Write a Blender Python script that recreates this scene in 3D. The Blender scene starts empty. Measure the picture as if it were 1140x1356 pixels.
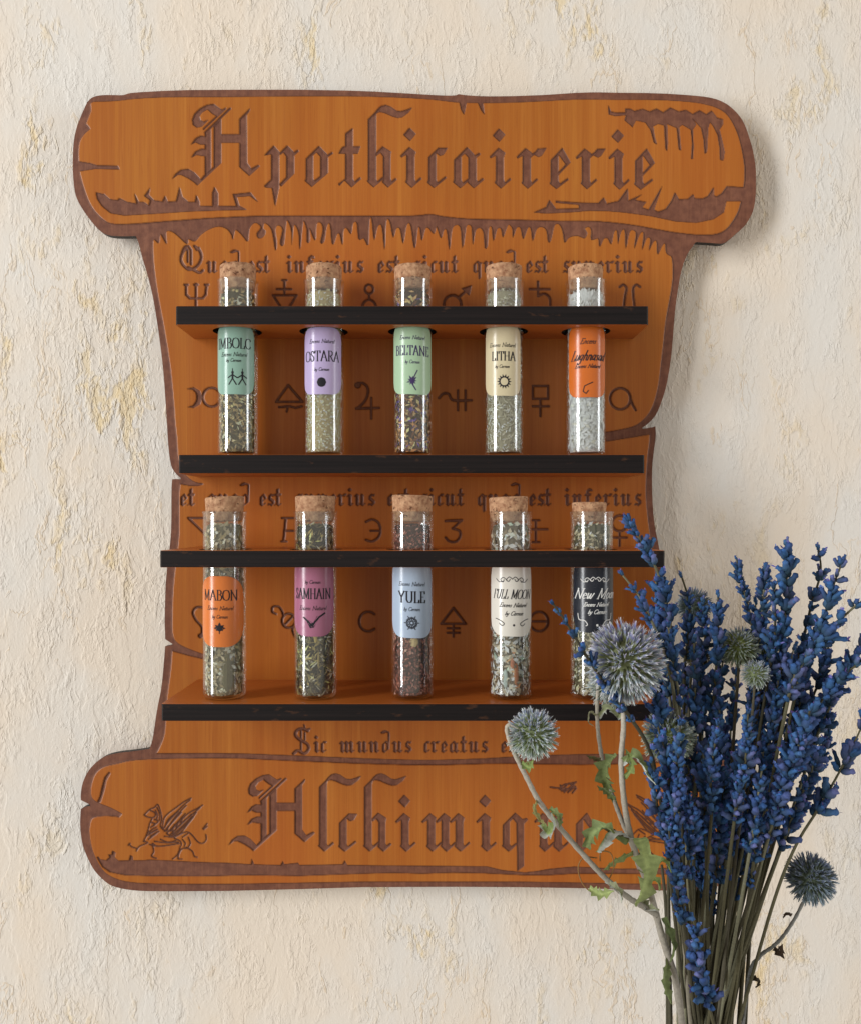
import bpy, bmesh, math, random
import numpy as np
from mathutils import Vector, Matrix, noise as mnoise
R = math.radians
scene = bpy.context.scene
col = scene.collection
rnd = random.Random(7)

# ------------------------------------------------------------ camera, world, lamps, exposure
FOC = 1150.0; DB = 0.46; CXP = 575.0; HZP = 690.0      # focal length in photo pixels, camera distance, eye point
def P(px, py, y=0.0):
    d = DB + y
    return Vector(((px-CXP)/FOC*d, y, (HZP-py)/FOC*d))
def mm(px, y=0.0):                                      # metres covered by so many photo pixels at depth y
    return px/FOC*(DB+y)
cam = bpy.data.cameras.new('camera'); camo = bpy.data.objects.new('camera', cam); col.objects.link(camo)
camo.location = (0, -DB, 0); camo.rotation_euler = (R(90), 0, 0)
cam.sensor_fit = 'VERTICAL'; cam.sensor_height = 36; cam.lens = FOC/1356*36
cam.shift_y = (HZP-678)/1356.0; cam.shift_x = (570-CXP)/1356.0
cam.clip_start = 0.01; cam.clip_end = 50
scene.camera = camo
world = bpy.data.worlds.new('World'); scene.world = world; world.use_nodes = True
bg = world.node_tree.nodes['Background']; bg.inputs[0].default_value = (1.0, 0.91, 0.80, 1); bg.inputs[1].default_value = 0.40
def area(name, loc, target, sx, sy, power, color):
    l = bpy.data.lights.new(name, 'AREA'); l.shape = 'RECTANGLE'; l.size = sx; l.size_y = sy; l.energy = power; l.color = color
    o = bpy.data.objects.new(name, l); col.objects.link(o); o.location = loc
    o.rotation_euler = (Vector(target)-Vector(loc)).to_track_quat('-Z', 'Y').to_euler()
    return o
area('window_light', (-3.5, -2.2, 0.56), (0, 0, 0), 0.86, 3.6, 168, (0.97, 0.985, 1.0))
area('side_window_light', (3.2, -1.15, 0.2), (0, 0, 0), 0.60, 2.6, 30, (0.94, 0.97, 1.0))
scene.view_settings.view_transform = 'Standard'; scene.view_settings.look = 'None'
scene.view_settings.exposure = 0.0; scene.view_settings.gamma = 1.0

# ------------------------------------------------------------ helpers
def lin(r, g, b):
    f = lambda c: (c/255/12.92) if c <= 10 else ((c/255+0.055)/1.055)**2.4
    return (f(r), f(g), f(b))
def link(o, parent=None):
    col.objects.link(o)
    if parent is not None: o.parent = parent
    return o
def tag(o, label=None, cat=None, group=None, kind=None):
    if label: o['label'] = label
    if cat: o['category'] = cat
    if group: o['group'] = group
    if kind: o['kind'] = kind
    return o
def empty(name, loc):
    o = bpy.data.objects.new(name, None); o.location = loc; o.empty_display_size = 0.01
    return link(o)
def child_of(o, root):                 # meshes are written in world coordinates; keep them there under a moved Empty
    col.objects.link(o); o.parent = root
    o.matrix_parent_inverse = Matrix.Translation(-Vector(root.location))
    return o
def mesh_np(name, V, F, mats=(), smooth=False, cols=None, fm=None):
    me = bpy.data.meshes.new(name)
    V = np.asarray(V, dtype=np.float32).reshape(-1, 3)
    if isinstance(F, np.ndarray):
        n, k = F.shape
        me.vertices.add(len(V)); me.vertices.foreach_set('co', V.ravel())
        me.loops.add(n*k); me.loops.foreach_set('vertex_index', F.astype(np.int32).ravel())
        me.polygons.add(n); me.polygons.foreach_set('loop_start', np.arange(0, n*k, k, dtype=np.int32))
        me.update(calc_edges=True)
    else:
        me.from_pydata([tuple(map(float, v)) for v in V], [], F)
    for m in mats: me.materials.append(m)
    if fm is not None: me.polygons.foreach_set('material_index', np.asarray(fm, dtype=np.int32))
    if smooth: me.polygons.foreach_set('use_smooth', np.ones(len(me.polygons), dtype=bool))
    if cols is not None:
        a = me.color_attributes.new('Col', 'FLOAT_COLOR', 'POINT')
        c = np.ones((len(V), 4), dtype=np.float32); c[:, :3] = np.asarray(cols, dtype=np.float32)[:, :3]
        a.data.foreach_set('color', c.ravel())
    me.update()
    return me

# ------------------------------------------------------------ node helpers
class NT:
    def __init__(s, name):
        s.m = bpy.data.materials.new(name); s.m.use_nodes = True
        s.t = s.m.node_tree; s.n = s.t.nodes; s.l = s.t.links
        s.b = s.n['Principled BSDF']; s.out = s.n['Material Output']
    def new(s, t, **kw):
        n = s.n.new(t)
        for k, v in kw.items(): setattr(n, k, v)
        return n
    def set(s, node, i, v):
        if hasattr(v, 'is_linked'): s.l.new(v, node.inputs[i])
        else: node.inputs[i].default_value = v
    def coord(s, scale=(1, 1, 1), loc=(0, 0, 0)):
        tc = s.new('ShaderNodeTexCoord'); mp = s.new('ShaderNodeMapping')
        mp.inputs['Scale'].default_value = scale; mp.inputs['Location'].default_value = loc
        s.l.new(tc.outputs['Object'], mp.inputs[0]); return mp.outputs[0]
    def noise(s, vec, scale=1, detail=3, rough=0.5, dist=0.0):
        n = s.new('ShaderNodeTexNoise'); s.l.new(vec, n.inputs['Vector'])
        n.inputs['Scale'].default_value = scale; n.inputs['Detail'].default_value = detail
        n.inputs['Roughness'].default_value = rough; n.inputs['Distortion'].default_value = dist
        return n.outputs[0]
    def vor(s, vec, scale, feature='F1', rnd_=1.0):
        n = s.new('ShaderNodeTexVoronoi'); n.feature = feature; s.l.new(vec, n.inputs['Vector'])
        n.inputs['Scale'].default_value = scale; n.inputs['Randomness'].default_value = rnd_
        return n.outputs[0]
    def mr(s, v, a, b, c=0.0, d=1.0, smooth=False):
        n = s.new('ShaderNodeMapRange'); s.set(n, 0, v)
        if smooth: n.interpolation_type = 'SMOOTHSTEP'
        for i, x in zip((1, 2, 3, 4), (a, b, c, d)): n.inputs[i].default_value = x
        return n.outputs[0]
    def math(s, op, a, b=0.0, c=None):
        n = s.new('ShaderNodeMath', operation=op); s.set(n, 0, a); s.set(n, 1, b)
        if c is not None: s.set(n, 2, c)
        return n.outputs[0]
    def mix(s, f, a, b, blend='MIX'):
        n = s.new('ShaderNodeMix', data_type='RGBA', blend_type=blend); s.set(n, 0, f)
        for i, v in ((6, a), (7, b)):
            if hasattr(v, 'is_linked'): s.l.new(v, n.inputs[i])
            else: n.inputs[i].default_value = (*v[:3], 1)
        return n.outputs[2]
    def attr(s, name):
        n = s.new('ShaderNodeAttribute'); n.attribute_name = name; return n
    def bump(s, h, strength=0.5, dist=0.001, normal=None):
        n = s.new('ShaderNodeBump'); n.inputs['Strength'].default_value = strength; n.inputs['Distance'].default_value = dist
        s.l.new(h, n.inputs['Height'])
        if normal is not None: s.l.new(normal, n.inputs['Normal'])
        return n.outputs[0]
    def fin(s, color=None, rough=0.5, spec=0.5, normal=None, **kw):
        if color is not None: s.set(s.b, 'Base Color', color if hasattr(color, 'is_linked') else (*color[:3], 1))
        s.set(s.b, 'Roughness', rough); s.set(s.b, 'Specular IOR Level', spec)
        if normal is not None: s.l.new(normal, s.b.inputs['Normal'])
        for k, v in kw.items(): s.set(s.b, k.replace('_', ' '), v)
        return s.m

# ------------------------------------------------------------ materials
def mat_wall():
    t = NT('textured_wallpaper')
    # warp so the creases wander
    base = t.coord()
    wn = t.new('ShaderNodeTexNoise'); t.l.new(base, wn.inputs['Vector']); wn.inputs['Scale'].default_value = 38; wn.inputs['Detail'].default_value = 4
    sub = t.new('ShaderNodeVectorMath', operation='SUBTRACT'); t.l.new(wn.outputs['Color'], sub.inputs[0]); sub.inputs[1].default_value = (.5, .5, .5)
    sc = t.new('ShaderNodeVectorMath', operation='MULTIPLY'); t.l.new(sub.outputs[0], sc.inputs[0]); sc.inputs[1].default_value = (.018, .0, .020)
    ad = t.new('ShaderNodeVectorMath', operation='ADD'); t.l.new(base, ad.inputs[0]); t.l.new(sc.outputs[0], ad.inputs[1])
    def m(scale, loc=(0, 0, 0)):
        mp = t.new('ShaderNodeMapping'); t.l.new(ad.outputs[0], mp.inputs[0]); mp.inputs['Scale'].default_value = scale; mp.inputs['Location'].default_value = loc
        return mp.outputs[0]
    a = t.noise(m((1, 1, .40)), 46, 5, .60)                       # patches where the paste is torn up
    patch = t.mr(a, .50, .62, 0, 1, True)
    core = t.mr(a, .605, .665, 0, 1, True)
    a2 = t.noise(m((1, 1, .28), (3, 1, 7)), 40, 5, .6)
    crease = t.mr(t.math('ABSOLUTE', t.math('SUBTRACT', a2, .5)), 0, .012, 1, 0, True)
    cg = t.mr(t.noise(m((1, 1, .6), (8, 1, 2)), 34, 2, .5), .50, .62, 0, 1, True)
    plate = t.mr(a2, .485, .515, 0, 1, True)
    def m2(scale, loc):
        mp = t.new('ShaderNodeMapping'); t.l.new(base, mp.inputs[0]); mp.inputs['Scale'].default_value = scale; mp.inputs['Location'].default_value = loc
        return mp.outputs[0]
    f1 = t.mr(t.noise(m2((1, 1, .55), (9, 2, 4)), 430, 3, .6, .5), .46, .62, 0, 1, True)
    f2 = t.mr(t.noise(m2((1, 1, .45), (2, 2, 2)), 210, 3, .6, .6), .48, .60, 0, 1, True)
    f3 = t.noise(m2((1, 1, .8), (5, 2, 2)), 620, 3, .65)
    some = t.mr(t.noise(m((1, 1, .5), (21, 2, 2)), 70, 3, .6), .40, .62, .12, .6, True)
    k = t.math('MAXIMUM', patch, some)
    h = t.math('MULTIPLY', t.math('MULTIPLY', f1, k), .30)
    h = t.math('ADD', h, t.math('MULTIPLY', t.math('MULTIPLY', f2, k), .36))
    h = t.math('ADD', h, t.math('MULTIPLY', f3, .16))
    h = t.math('ADD', h, t.math('MULTIPLY', plate, .14))
    h = t.math('ADD', h, t.math('MULTIPLY', t.math('MULTIPLY', crease, cg), .16))
    h = t.math('SUBTRACT', h, t.math('MULTIPLY', core, .30))
    # colour: pinkish cream with cool white areas, ochre showing where the paste is worn away
    c1 = t.mix(t.mr(t.noise(m((1, 1, .6), (1, 8, 3)), 13, 4, .6), .40, .62), lin(236, 223, 206), lin(232, 227, 219))
    gate = t.mr(t.noise(m((1, 1, .5), (14, 4, 1)), 17, 2, .5), .40, .58, .25, 1, True)
    c2 = t.mix(t.math('MULTIPLY', t.math('MULTIPLY', core, gate), .56), c1, lin(234, 208, 150))
    c3 = t.mix(t.math('MULTIPLY', t.math('MULTIPLY', t.math('MULTIPLY', patch, f2), gate), .34), c2, lin(234, 206, 150))
    c4 = t.mix(t.math('MULTIPLY', t.math('MULTIPLY', crease, cg), .35), c3, lin(222, 190, 140))
    return t.fin(c4, .62, .25, t.bump(h, .85, .0011))
M_WALL = mat_wall()

def grain(t, horizontal=False):
    s = (6, 6, 260) if horizontal else (260, 60, 5)
    s2 = (2, 2, 60) if horizontal else (60, 10, 1.6)
    g1 = t.noise(t.coord(s), 1, 3, .6); g2 = t.noise(t.coord(s2, (3, 3, 3)), 1, 3, .6, .4)
    return g1, g2
def mat_board():
    t = NT('varnished_engraved_wood')
    at = t.attr('Col'); sp = t.new('ShaderNodeSeparateColor'); t.l.new(at.outputs['Color'], sp.inputs[0])
    E = sp.outputs[0]; Bn = sp.outputs[1]
    g1, g2 = grain(t)
    c = t.mix(t.mr(g2, .3, .7), lin(170, 96, 32), lin(192, 122, 48))
    c = t.mix(t.mr(g1, .35, .65, 0, .42), c, lin(160, 84, 20))
    pore = t.mr(t.noise(t.coord((900, 60, 40), (1, 1, 1)), 1, 2, .5), .60, .72, 0, .30)
    c = t.mix(pore, c, lin(140, 66, 18))
    fg = t.noise(t.coord((1500, 200, 22), (4, 4, 9)), 1, 3, .7)
    c = t.mix(t.mr(fg, .42, .68, 0, .34), c, lin(150, 78, 22))
    fl_ = t.noise(t.coord((420, 60, 9), (8, 4, 1)), 1, 2, .5)
    c = t.mix(t.mr(fl_, .55, .75, 0, .14), c, lin(222, 152, 76))
    blot = t.noise(t.coord((9, 9, 6), (7, 1, 2)), 1, 3, .5)
    c = t.mix(t.mr(blot, .4, .7, 0, .35), c, lin(190, 96, 38))
    e = t.mix(t.mr(t.noise(t.coord(), 260, 3, .6), .35, .65), lin(112, 69, 52), lin(136, 88, 66))
    e = t.mix(t.mr(g1, .35, .65, 0, .3), e, lin(98, 58, 46))
    e = t.mix(t.mr(t.noise(t.coord((24, 24, 30), (2, 6, 1)), 1, 3, .6), .40, .68, 0, .45), e, lin(92, 50, 32))
    e = t.mix(t.mr(t.noise(t.coord((900, 60, 60), (1, 6, 1)), 1, 2, .6), .5, .75, 0, .35), e, lin(150, 100, 72))
    cc = t.mix(t.mr(E, .25, .75, 0, 1, True), c, e)
    cc = t.mix(t.math('MULTIPLY', Bn, .82), cc, lin(66, 32, 18))
    rg = t.mr(E, .2, .8, .36, .66)
    rg = t.math('ADD', rg, t.mr(g1, .3, .7, -.04, .06))
    h = t.math('ADD', t.math('MULTIPLY', g1, .5), t.math('MULTIPLY', t.math('MULTIPLY', t.noise(t.coord(), 900, 2, .6), E), 1.2))
    return t.fin(cc, rg, .36, t.bump(h, .25, .00025))
M_BOARD = mat_board()
def mat_shelf():
    t = NT('varnished_shelf_wood')
    g1, g2 = grain(t, True)
    c = t.mix(t.mr(g2, .3, .7), lin(176, 92, 34), lin(196, 114, 48))
    c = t.mix(t.mr(g1, .35, .65, 0, .4), c, lin(150, 70, 22))
    return t.fin(c, .34, .4, t.bump(g1, .2, .0002))
M_SHELF = mat_shelf()
def mat_burnt():
    t = NT('charred_cut_edge')
    g = t.noise(t.coord((10, 10, 900)), 1, 3, .6); g2 = t.noise(t.coord((120, 40, 300), (2, 2, 2)), 1, 4, .6)
    c = t.mix(t.mr(g, .35, .7), lin(16, 12, 13), lin(31, 24, 24))
    c = t.mix(t.mr(g2, .62, .74, 0, .5), c, lin(96, 62, 40))
    return t.fin(c, .5, .25, t.bump(g, .5, .0004))
M_BURNT = mat_burnt()
def mat_col(name, rough=.6, spec=.3, bumpscale=None, strength=.3, dist=.0003, vary=0.0, sss=0.0, trans=0.0):
    t = NT(name); at = t.attr('Col'); c = at.outputs['Color']; n = None
    if vary:
        nn = t.noise(t.coord(), bumpscale or 600, 3, .6)
        c = t.mix(t.mr(nn, .3, .7, 0, vary), c, (0.02, 0.02, 0.02))
    if bumpscale: n = t.bump(t.noise(t.coord(), bumpscale, 3, .6), strength, dist)
    m = t.fin(c, rough, spec, n)
    if trans:
        tr = t.new('ShaderNodeBsdfTranslucent'); t.l.new(c, tr.inputs[0])
        mx = t.new('ShaderNodeMixShader'); mx.inputs[0].default_value = trans
        t.l.new(t.b.outputs[0], mx.inputs[1]); t.l.new(tr.outputs[0], mx.inputs[2]); t.l.new(mx.outputs[0], t.out.inputs[0])
    return m
M_HERB = mat_col('dried_herbs', .75, .2, 1200, .4, .0003, .25)
M_LAV = mat_col('dried_lavender_bud', .72, .22, 1500, .5, .0003, .22, trans=.12)
M_THIS = mat_col('thistle_floret', .7, .25, trans=.25)
M_LEAF = mat_col('dried_leaf', .62, .3, 700, .5, .0006, .18, trans=.22)
M_STEM = mat_col('dried_stem', .7, .25, 900, .5, .0004, .3)
def mat_glass():
    t = NT('clear_glass')
    lw = t.new('ShaderNodeLayerWeight'); lw.inputs[0].default_value = .5
    fz = t.math('ADD', t.math('MULTIPLY', t.math('POWER', lw.outputs['Facing'], 5.0), .88), .10)
    tr = t.new('ShaderNodeBsdfTransparent'); tr.inputs[0].default_value = (.955, .975, .97, 1)
    gl = t.new('ShaderNodeBsdfGlossy'); gl.inputs['Roughness'].default_value = .07; gl.inputs['Color'].default_value = (1, 1, 1, 1)
    sm = t.noise(t.coord((1, 1, .6)), 160, 4, .65); t.l.new(t.mr(sm, .42, .66, .035, .15), gl.inputs['Roughness'])
    nb = t.bump(t.noise(t.coord((1, 1, .5)), 130, 2, .5), .25, .0006); t.l.new(nb, gl.inputs['Normal'])
    mx = t.new('ShaderNodeMixShader'); t.l.new(fz, mx.inputs[0]); t.l.new(tr.outputs[0], mx.inputs[1]); t.l.new(gl.outputs[0], mx.inputs[2])
    t.l.new(mx.outputs[0], t.out.inputs[0]); return t.m
M_GLASS = mat_glass()
def mat_cork():
    t = NT('cork')
    a = t.noise(t.coord(), 420, 4, .65); v = t.vor(t.coord(), 520)
    c = t.mix(t.mr(a, .35, .65), lin(152, 108, 80), lin(204, 162, 126))
    dk = t.mr(t.noise(t.coord((1, 1, 1.8), (4, 4, 4)), 330, 3, .7), .60, .68, 0, .85)
    c = t.mix(dk, c, lin(82, 46, 30))
    h = t.math('SUBTRACT', t.math('ADD', a, t.math('MULTIPLY', v, .5)), dk)
    return t.fin(c, .82, .2, t.bump(h, .8, .0005))
M_CORK = mat_cork()
def mat_plain(name, c, rough=.5, spec=.35, grainy=.05):
    t = NT(name); n = t.noise(t.coord(), 1500, 2, .6)
    cc = t.mix(t.mr(n, .3, .7, 0, grainy), c, tuple(x*.5 for x in c))
    return t.fin(cc, t.mr(n, .3, .7, rough, rough+.08) if rough < .3 else rough, spec, t.bump(t.noise(t.coord(), 260, 3, .6), .22, .0003))

# ------------------------------------------------------------ wall
wm = mesh_np('wall', [(-.75, .0112, -.75), (.75, .0112, -.75), (.75, .0112, .75), (-.75, .0112, .75)], [(0, 1, 2, 3)], (M_WALL,))
wall = link(bpy.data.objects.new('wall', wm)); wall['kind'] = 'structure'

# ------------------------------------------------------------ engraving raster (depth map of the carved panel)
X0, Y0, X1, Y1 = 94, 114, 1006, 1185
NX, NY = X1-X0+1, Y1-Y0+1
def parse(s, o=(0, 0), k=1.0):
    return [(o[0]+float(a)/k, o[1]+float(b)/k) for a, b in (q.split(',') for q in s.split())]
def smooth_poly(pts, n=1):                              # Chaikin, closed
    for _ in range(n):
        q = []
        for i in range(len(pts)):
            a, b = pts[i], pts[(i+1) % len(pts)]
            q += [(a[0]*.75+b[0]*.25, a[1]*.75+b[1]*.25), (a[0]*.25+b[0]*.75, a[1]*.25+b[1]*.75)]
        pts = q
    return pts
def poly_sd(pts, near=False):
    pts = [(x-X0, y-Y0) for x, y in pts]
    xs = [p[0] for p in pts]; ys = [p[1] for p in pts]
    bx0 = max(0, int(min(xs))-3); bx1 = min(NX, int(max(xs))+4); by0 = max(0, int(min(ys))-3); by1 = min(NY, int(max(ys))+4)
    W, H = bx1-bx0, by1-by0
    D = np.full((H, W), 3.0, np.float32); par = np.zeros((H, W), bool)
    CP = np.zeros((H, W, 2), np.float32) if near else None
    cols_ = np.arange(bx0, bx1, dtype=np.float32)
    n = len(pts)
    for i in range(n):
        ax, ay = pts[i]; bx, by = pts[(i+1) % n]
        if ay != by:
            lo, hi = min(ay, by), max(ay, by)
            r0 = max(by0, int(math.ceil(lo))); r1 = min(by1-1, int(math.ceil(hi))-1)
            if r1 >= r0:
                rows = np.arange(r0, r1+1, dtype=np.float32)
                xi = ax+(rows-ay)*(bx-ax)/(by-ay)
                par[r0-by0:r1+1-by0] ^= cols_[None, :] > xi[:, None]
        wx0 = max(bx0, int(min(ax, bx))-3); wx1 = min(bx1, int(max(ax, bx))+5); wy0 = max(by0, int(min(ay, by))-3); wy1 = min(by1, int(max(ay, by))+5)
        if wx1 <= wx0 or wy1 <= wy0: continue
        gx = np.arange(wx0, wx1, dtype=np.float32)[None, :]; gy = np.arange(wy0, wy1, dtype=np.float32)[:, None]
        dx, dy = bx-ax, by-ay; L = dx*dx+dy*dy+1e-9
        tt = np.clip(((gx-ax)*dx+(gy-ay)*dy)/L, 0, 1)
        qx = ax+tt*dx; qy = ay+tt*dy; d = np.sqrt((gx-qx)**2+(gy-qy)**2)
        sl = (slice(wy0-by0, wy1-by0), slice(wx0-bx0, wx1-bx0))
        m = d < D[sl]; D[sl][m] = d[m]
        if near: CP[sl][..., 0][m] = np.broadcast_to(qx, d.shape)[m]; CP[sl][..., 1][m] = np.broadcast_to(qy, d.shape)[m]
    sd = np.where(par, -D, D)
    return (by0, by1, bx0, bx1), sd, CP
ENG = np.ones((NY, NX), np.float32)
def cov(sd): return np.clip(.5-sd/.95, 0, 1)
def round_obtuse(pts, lim=50, it=2):                    # round the gentle corners, keep the notches sharp
    for _ in range(it):
        q = []; n = len(pts)
        for i in range(n):
            a, b, c = pts[i-1], pts[i], pts[(i+1) % n]
            t = abs((math.degrees(math.atan2(c[1]-b[1], c[0]-b[0])-math.atan2(b[1]-a[1], b[0]-a[0]))+180) % 360-180)
            if 2 < t < lim: q += [(b[0]*.75+a[0]*.25, b[1]*.75+a[1]*.25), (b[0]*.75+c[0]*.25, b[1]*.75+c[1]*.25)]
            else: q.append(b)
        pts = q
    return pts
def leave(pts):                                         # surface left uncut
    pts = round_obtuse(pts); (a, b, c, d), sd, _ = poly_sd(pts); ENG[a:b, c:d] = np.minimum(ENG[a:b, c:d], 1-cov(sd))
def carve(pts):
    (a, b, c, d), sd, _ = poly_sd(pts); ENG[a:b, c:d] = np.maximum(ENG[a:b, c:d], cov(sd))
def line(pts, w):
    for (ax, ay), (bx, by) in zip(pts[:-1], pts[1:]):
        ax -= X0; bx -= X0; ay -= Y0; by -= Y0; p = w/2+2
        wx0 = max(0, int(min(ax, bx)-p)); wx1 = min(NX, int(max(ax, bx)+p)+2); wy0 = max(0, int(min(ay, by)-p)); wy1 = min(NY, int(max(ay, by)+p)+2)
        if wx1 <= wx0 or wy1 <= wy0: continue
        gx = np.arange(wx0, wx1, dtype=np.float32)[None, :]; gy = np.arange(wy0, wy1, dtype=np.float32)[:, None]
        dx, dy = bx-ax, by-ay; tt = np.clip(((gx-ax)*dx+(gy-ay)*dy)/(dx*dx+dy*dy+1e-9), 0, 1)
        d = np.sqrt((gx-ax-tt*dx)**2+(gy-ay-tt*dy)**2)-w/2
        s = (slice(wy0, wy1), slice(wx0, wx1)); ENG[s] = np.maximum(ENG[s], cov(d))
def arc(cx, cy, rx, ry, a0, a1, n=20):
    return [(cx+rx*math.cos(R(a0+(a1-a0)*i/n)), cy+ry*math.sin(R(a0+(a1-a0)*i/n))) for i in range(n+1)]
def cat(pts, n=5):                                      # Catmull-Rom through points
    out = []
    for i in range(len(pts)-1):
        p0 = pts[max(0, i-1)]; p1 = pts[i]; p2 = pts[i+1]; p3 = pts[min(len(pts)-1, i+2)]
        for k in range(n):
            t = k/n
            out.append(tuple(.5*(2*b+(c-a)*t+(2*a-5*b+4*c-d)*t*t+(3*b-a-3*c+d)*t**3) for a, b, c, d in zip(p0, p1, p2, p3)))
    out.append(tuple(pts[-1])); return out

OUTLINE = parse('96.4,201 97.5,185 101,168 107,153 114,137 118,131 124,127 135,125 150,125 163,125.5 168,123.5 174,122 215,119.6 250,118.4 321,118 400,118 480,119.5 540,123 580,125.5 603,126 607,123.5 612,125 642,127 680,126.5 720,125 760,122.3 787,121.3 814,122 871,122.5 917,125.5 935,127.5 949,130.5 961,136 969,142 977,150 983,158 988,169 992,181 996,194 999,208 1001,225 1001,238 1001,252 1000,267 997,280 992,290 986,299 978,306 970,313 962,320 956,322.5 945,321.5 921,320 917,326 911,334 906,345 901,362 898,380 895,400 893,420 891,445 889,470 886,490 884,502 880.6,517 874,537 868,550 861,558 854,564 845,568.5 856,567 867.6,564.5 868.4,577 866,593.6 863.5,615 863,634 863.5,658.5 865,683 868,704 872,722 878,760 882,800 882,848 872,854 882,858 884,900 890,940 897,970 905,993 925,996 945,1001 960,1008 972,1018 982,1035 988,1055 990,1080 989,1110 984,1135 975,1155 962,1168 945,1177 920,1180 880,1180 820,1178.5 778,1177 689,1175.5 600,1175 480,1175.5 400,1178 300,1180.5 217,1181 178,1180.5 149,1175 137.5,1167 124,1153 115.4,1136 108.7,1119 106,1097 106,1084 107,1072 113,1068.5 122,1067.5 115,1064 107,1060 106.6,1053 108.7,1038 115.4,1022.6 125.6,1011 137.5,1002 154.5,997.5 175,995.5 198,992 202,980 204,967 208,939 214,911 216.6,883 218.7,856 230,854 224,850 218.8,846.6 218,820 219,782 221,752 225,723 227,700 227,646 228,634.5 236,634 243,636 233,627.5 227,619 224,603 222,578 220.5,550 216,485 209.5,436 203,394 195,362 188,340 184,322 180,312 165,312.5 147,312 135.6,308.4 124,297 110.5,279 100,260.5 97,240 96,220')
OUTLINE = round_obtuse(OUTLINE)
A_ = (190, 290); B_ = (440, 280); C_ = (680, 280); K4 = 4.385
# top roll
leave(parse('123,134 142.5,134 158,133 181,130 227,128 295,128 400,127 480,127 560,130 594,134 606,135.5 643,136 680,135.5 720,133.5 763,131 814,131.7 871,131.7 917,134.6 935,138 949,142 962,150 971.6,164.7 979.5,185 985,212.6 986,228.6 985,247 981,267 978,279 971,292 962,304 949,310.5 926,311.3 894,308 867,303 837,297.5 803,293.6 780,292.4 740,292.5 700,291.4 660,290.5 622,290 588,287 570,282.9 554,285.7 500,285.8 440,285.7 350,285.6 318,286.7 272,289 227,292.4 181,296 147,297.5 133,288 119.6,272 110.5,247 105,226 103.7,210 104,194 107,183 113,176 119.6,170.4 114,163.6 117,155.6 120.8,146.5 119.6,137'))
G1 = (90, 110); G2 = (780, 110)
carve(parse('40,450 65,455 130,465 170,478 290,480 300,500 160,497 65,512 40,512', G1, K4))
carve(parse('165,635 210,645 245,675 290,680 300,668 345,690 400,700 388,640 412,690 440,690 470,710 480,680 445,655 478,610 470,650 500,680 550,688 565,655 580,690 630,685 650,605 665,660 700,690 740,690 747,650 765,690 765,712 840,715 840,640 852,603 872,640 872,712 980,715 960,645 1060,635 1105,690 1060,655 980,660 995,712 1040,735 900,738 700,745 500,758 330,768 250,755 200,715 170,670', G1, K4))
carve(parse('110,130 125,165 160,172 210,170 210,148 240,150 260,162 310,150 350,165 390,148 430,170 470,142 520,165 560,155 600,180 640,158 680,182 710,160 740,200 775,210 775,240 755,270 770,330 785,400 778,448 760,445 758,380 745,300 720,250 700,225 690,260 682,400 670,410 665,330 650,260 600,205 620,240 600,270 605,370 600,440 592,440 598,350 590,270 540,240 520,255 532,390 520,385 508,260 450,235 455,350 450,395 443,380 435,245 400,235 370,250 378,310 392,355 375,345 355,270 325,228 270,215 250,255 235,240 205,215 215,185 150,190 112,180', G2, K4))
carve(parse('960,598 885,605 800,598 770,640 738,660 722,650 722,605 690,655 660,670 610,668 603,645 575,672 520,675 497,635 480,680 445,730 400,747 375,735 422,600 345,735 305,722 330,690 262,678 303,648 225,684 222,612 170,684 100,700 83,665 55,695 0,695 -60,694 -195,684 -195,694 -60,706 -60,728 -195,730 -232,680 -250,720 -320,750 -250,756 -90,748 0,740 100,742 200,750 350,770 500,802 620,810 720,790 780,750 795,685 960,685', G2, K4))
carve(parse('608,134 617.5,134 615.5,145 614,151.5 610.5,145')); carve(parse('632,134 639,134 640,144 641,151.5 636.5,145'))
# parchment field with its dripping top edge
drip = parse('55,130 65,118 90,140 100,85 135,145 130,80 150,68 180,80 215,110 255,145 262,115 300,130 330,95 380,60 440,42 490,60 515,95 520,120 530,70 545,65 580,100 608,130 615,60 640,25 665,25 685,50 660,85 672,112 700,100 710,70 695,55 705,22 740,50 755,100 768,182 775,140 765,60 785,35 810,60 795,140 815,150 825,60 835,4 860,60 865,150 870,50 885,35 905,90 910,180 925,30 935,12 950,60 950,130 965,130 965,50 985,100 1000,120 1005,30 1030,20 1045,60 1030,135 1050,130 1065,40 1085,30 1095,130 1105,145 1120,100', A_, K4)
drip += parse('30,130 45,130 60,195 65,110 85,95 110,130 120,70 145,65 155,160 185,155 210,195 215,60 230,38 245,165 262,90 290,85 305,225 312,60 335,55 355,150 370,100 395,100 412,185 430,85 450,68 462,110 475,205 485,195 495,100 510,95 520,170 540,100 560,95 590,130 605,85 630,155 645,110 665,110 680,220 692,110 715,78 745,95 755,210 770,130 775,90 790,75 810,95 815,190 830,110 860,95 880,130 885,210 900,200 905,100 925,90 935,170 955,100 980,100 990,150 1010,95 1025,75 1045,100 1048,150', B_, K4)
drip += parse('15,95 40,95 55,160 80,95 100,100 110,170 130,105 160,88 190,110 200,175 215,165 235,80 265,75 285,120 295,180 320,150 370,140 410,155 425,125 410,100 435,88 450,110 450,165 490,155 498,205 520,160 545,155 565,190 580,120 600,112 605,185 620,120 645,108 650,215 670,120 695,108 710,130 700,215 730,130 755,125 745,220 770,155 795,160 785,225 810,175 830,175 835,250 860,200 880,185 885,240 915,260', C_, K4)
right = parse('890.5,345 891,371 886,398.6 880.7,426 878,455 875,480 872.5,504 868.4,525.4 861,545 850,558 837,566 801,572.5 785,574 785,586 801,584.7 837,579 860,575 859.5,585.5 857,603 855.5,626 854.6,650 855.5,667 858,691 862,720 868,760 872,800 872,845 862,852 872,860 874,900 880,940 887,970 893,998')
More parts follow.
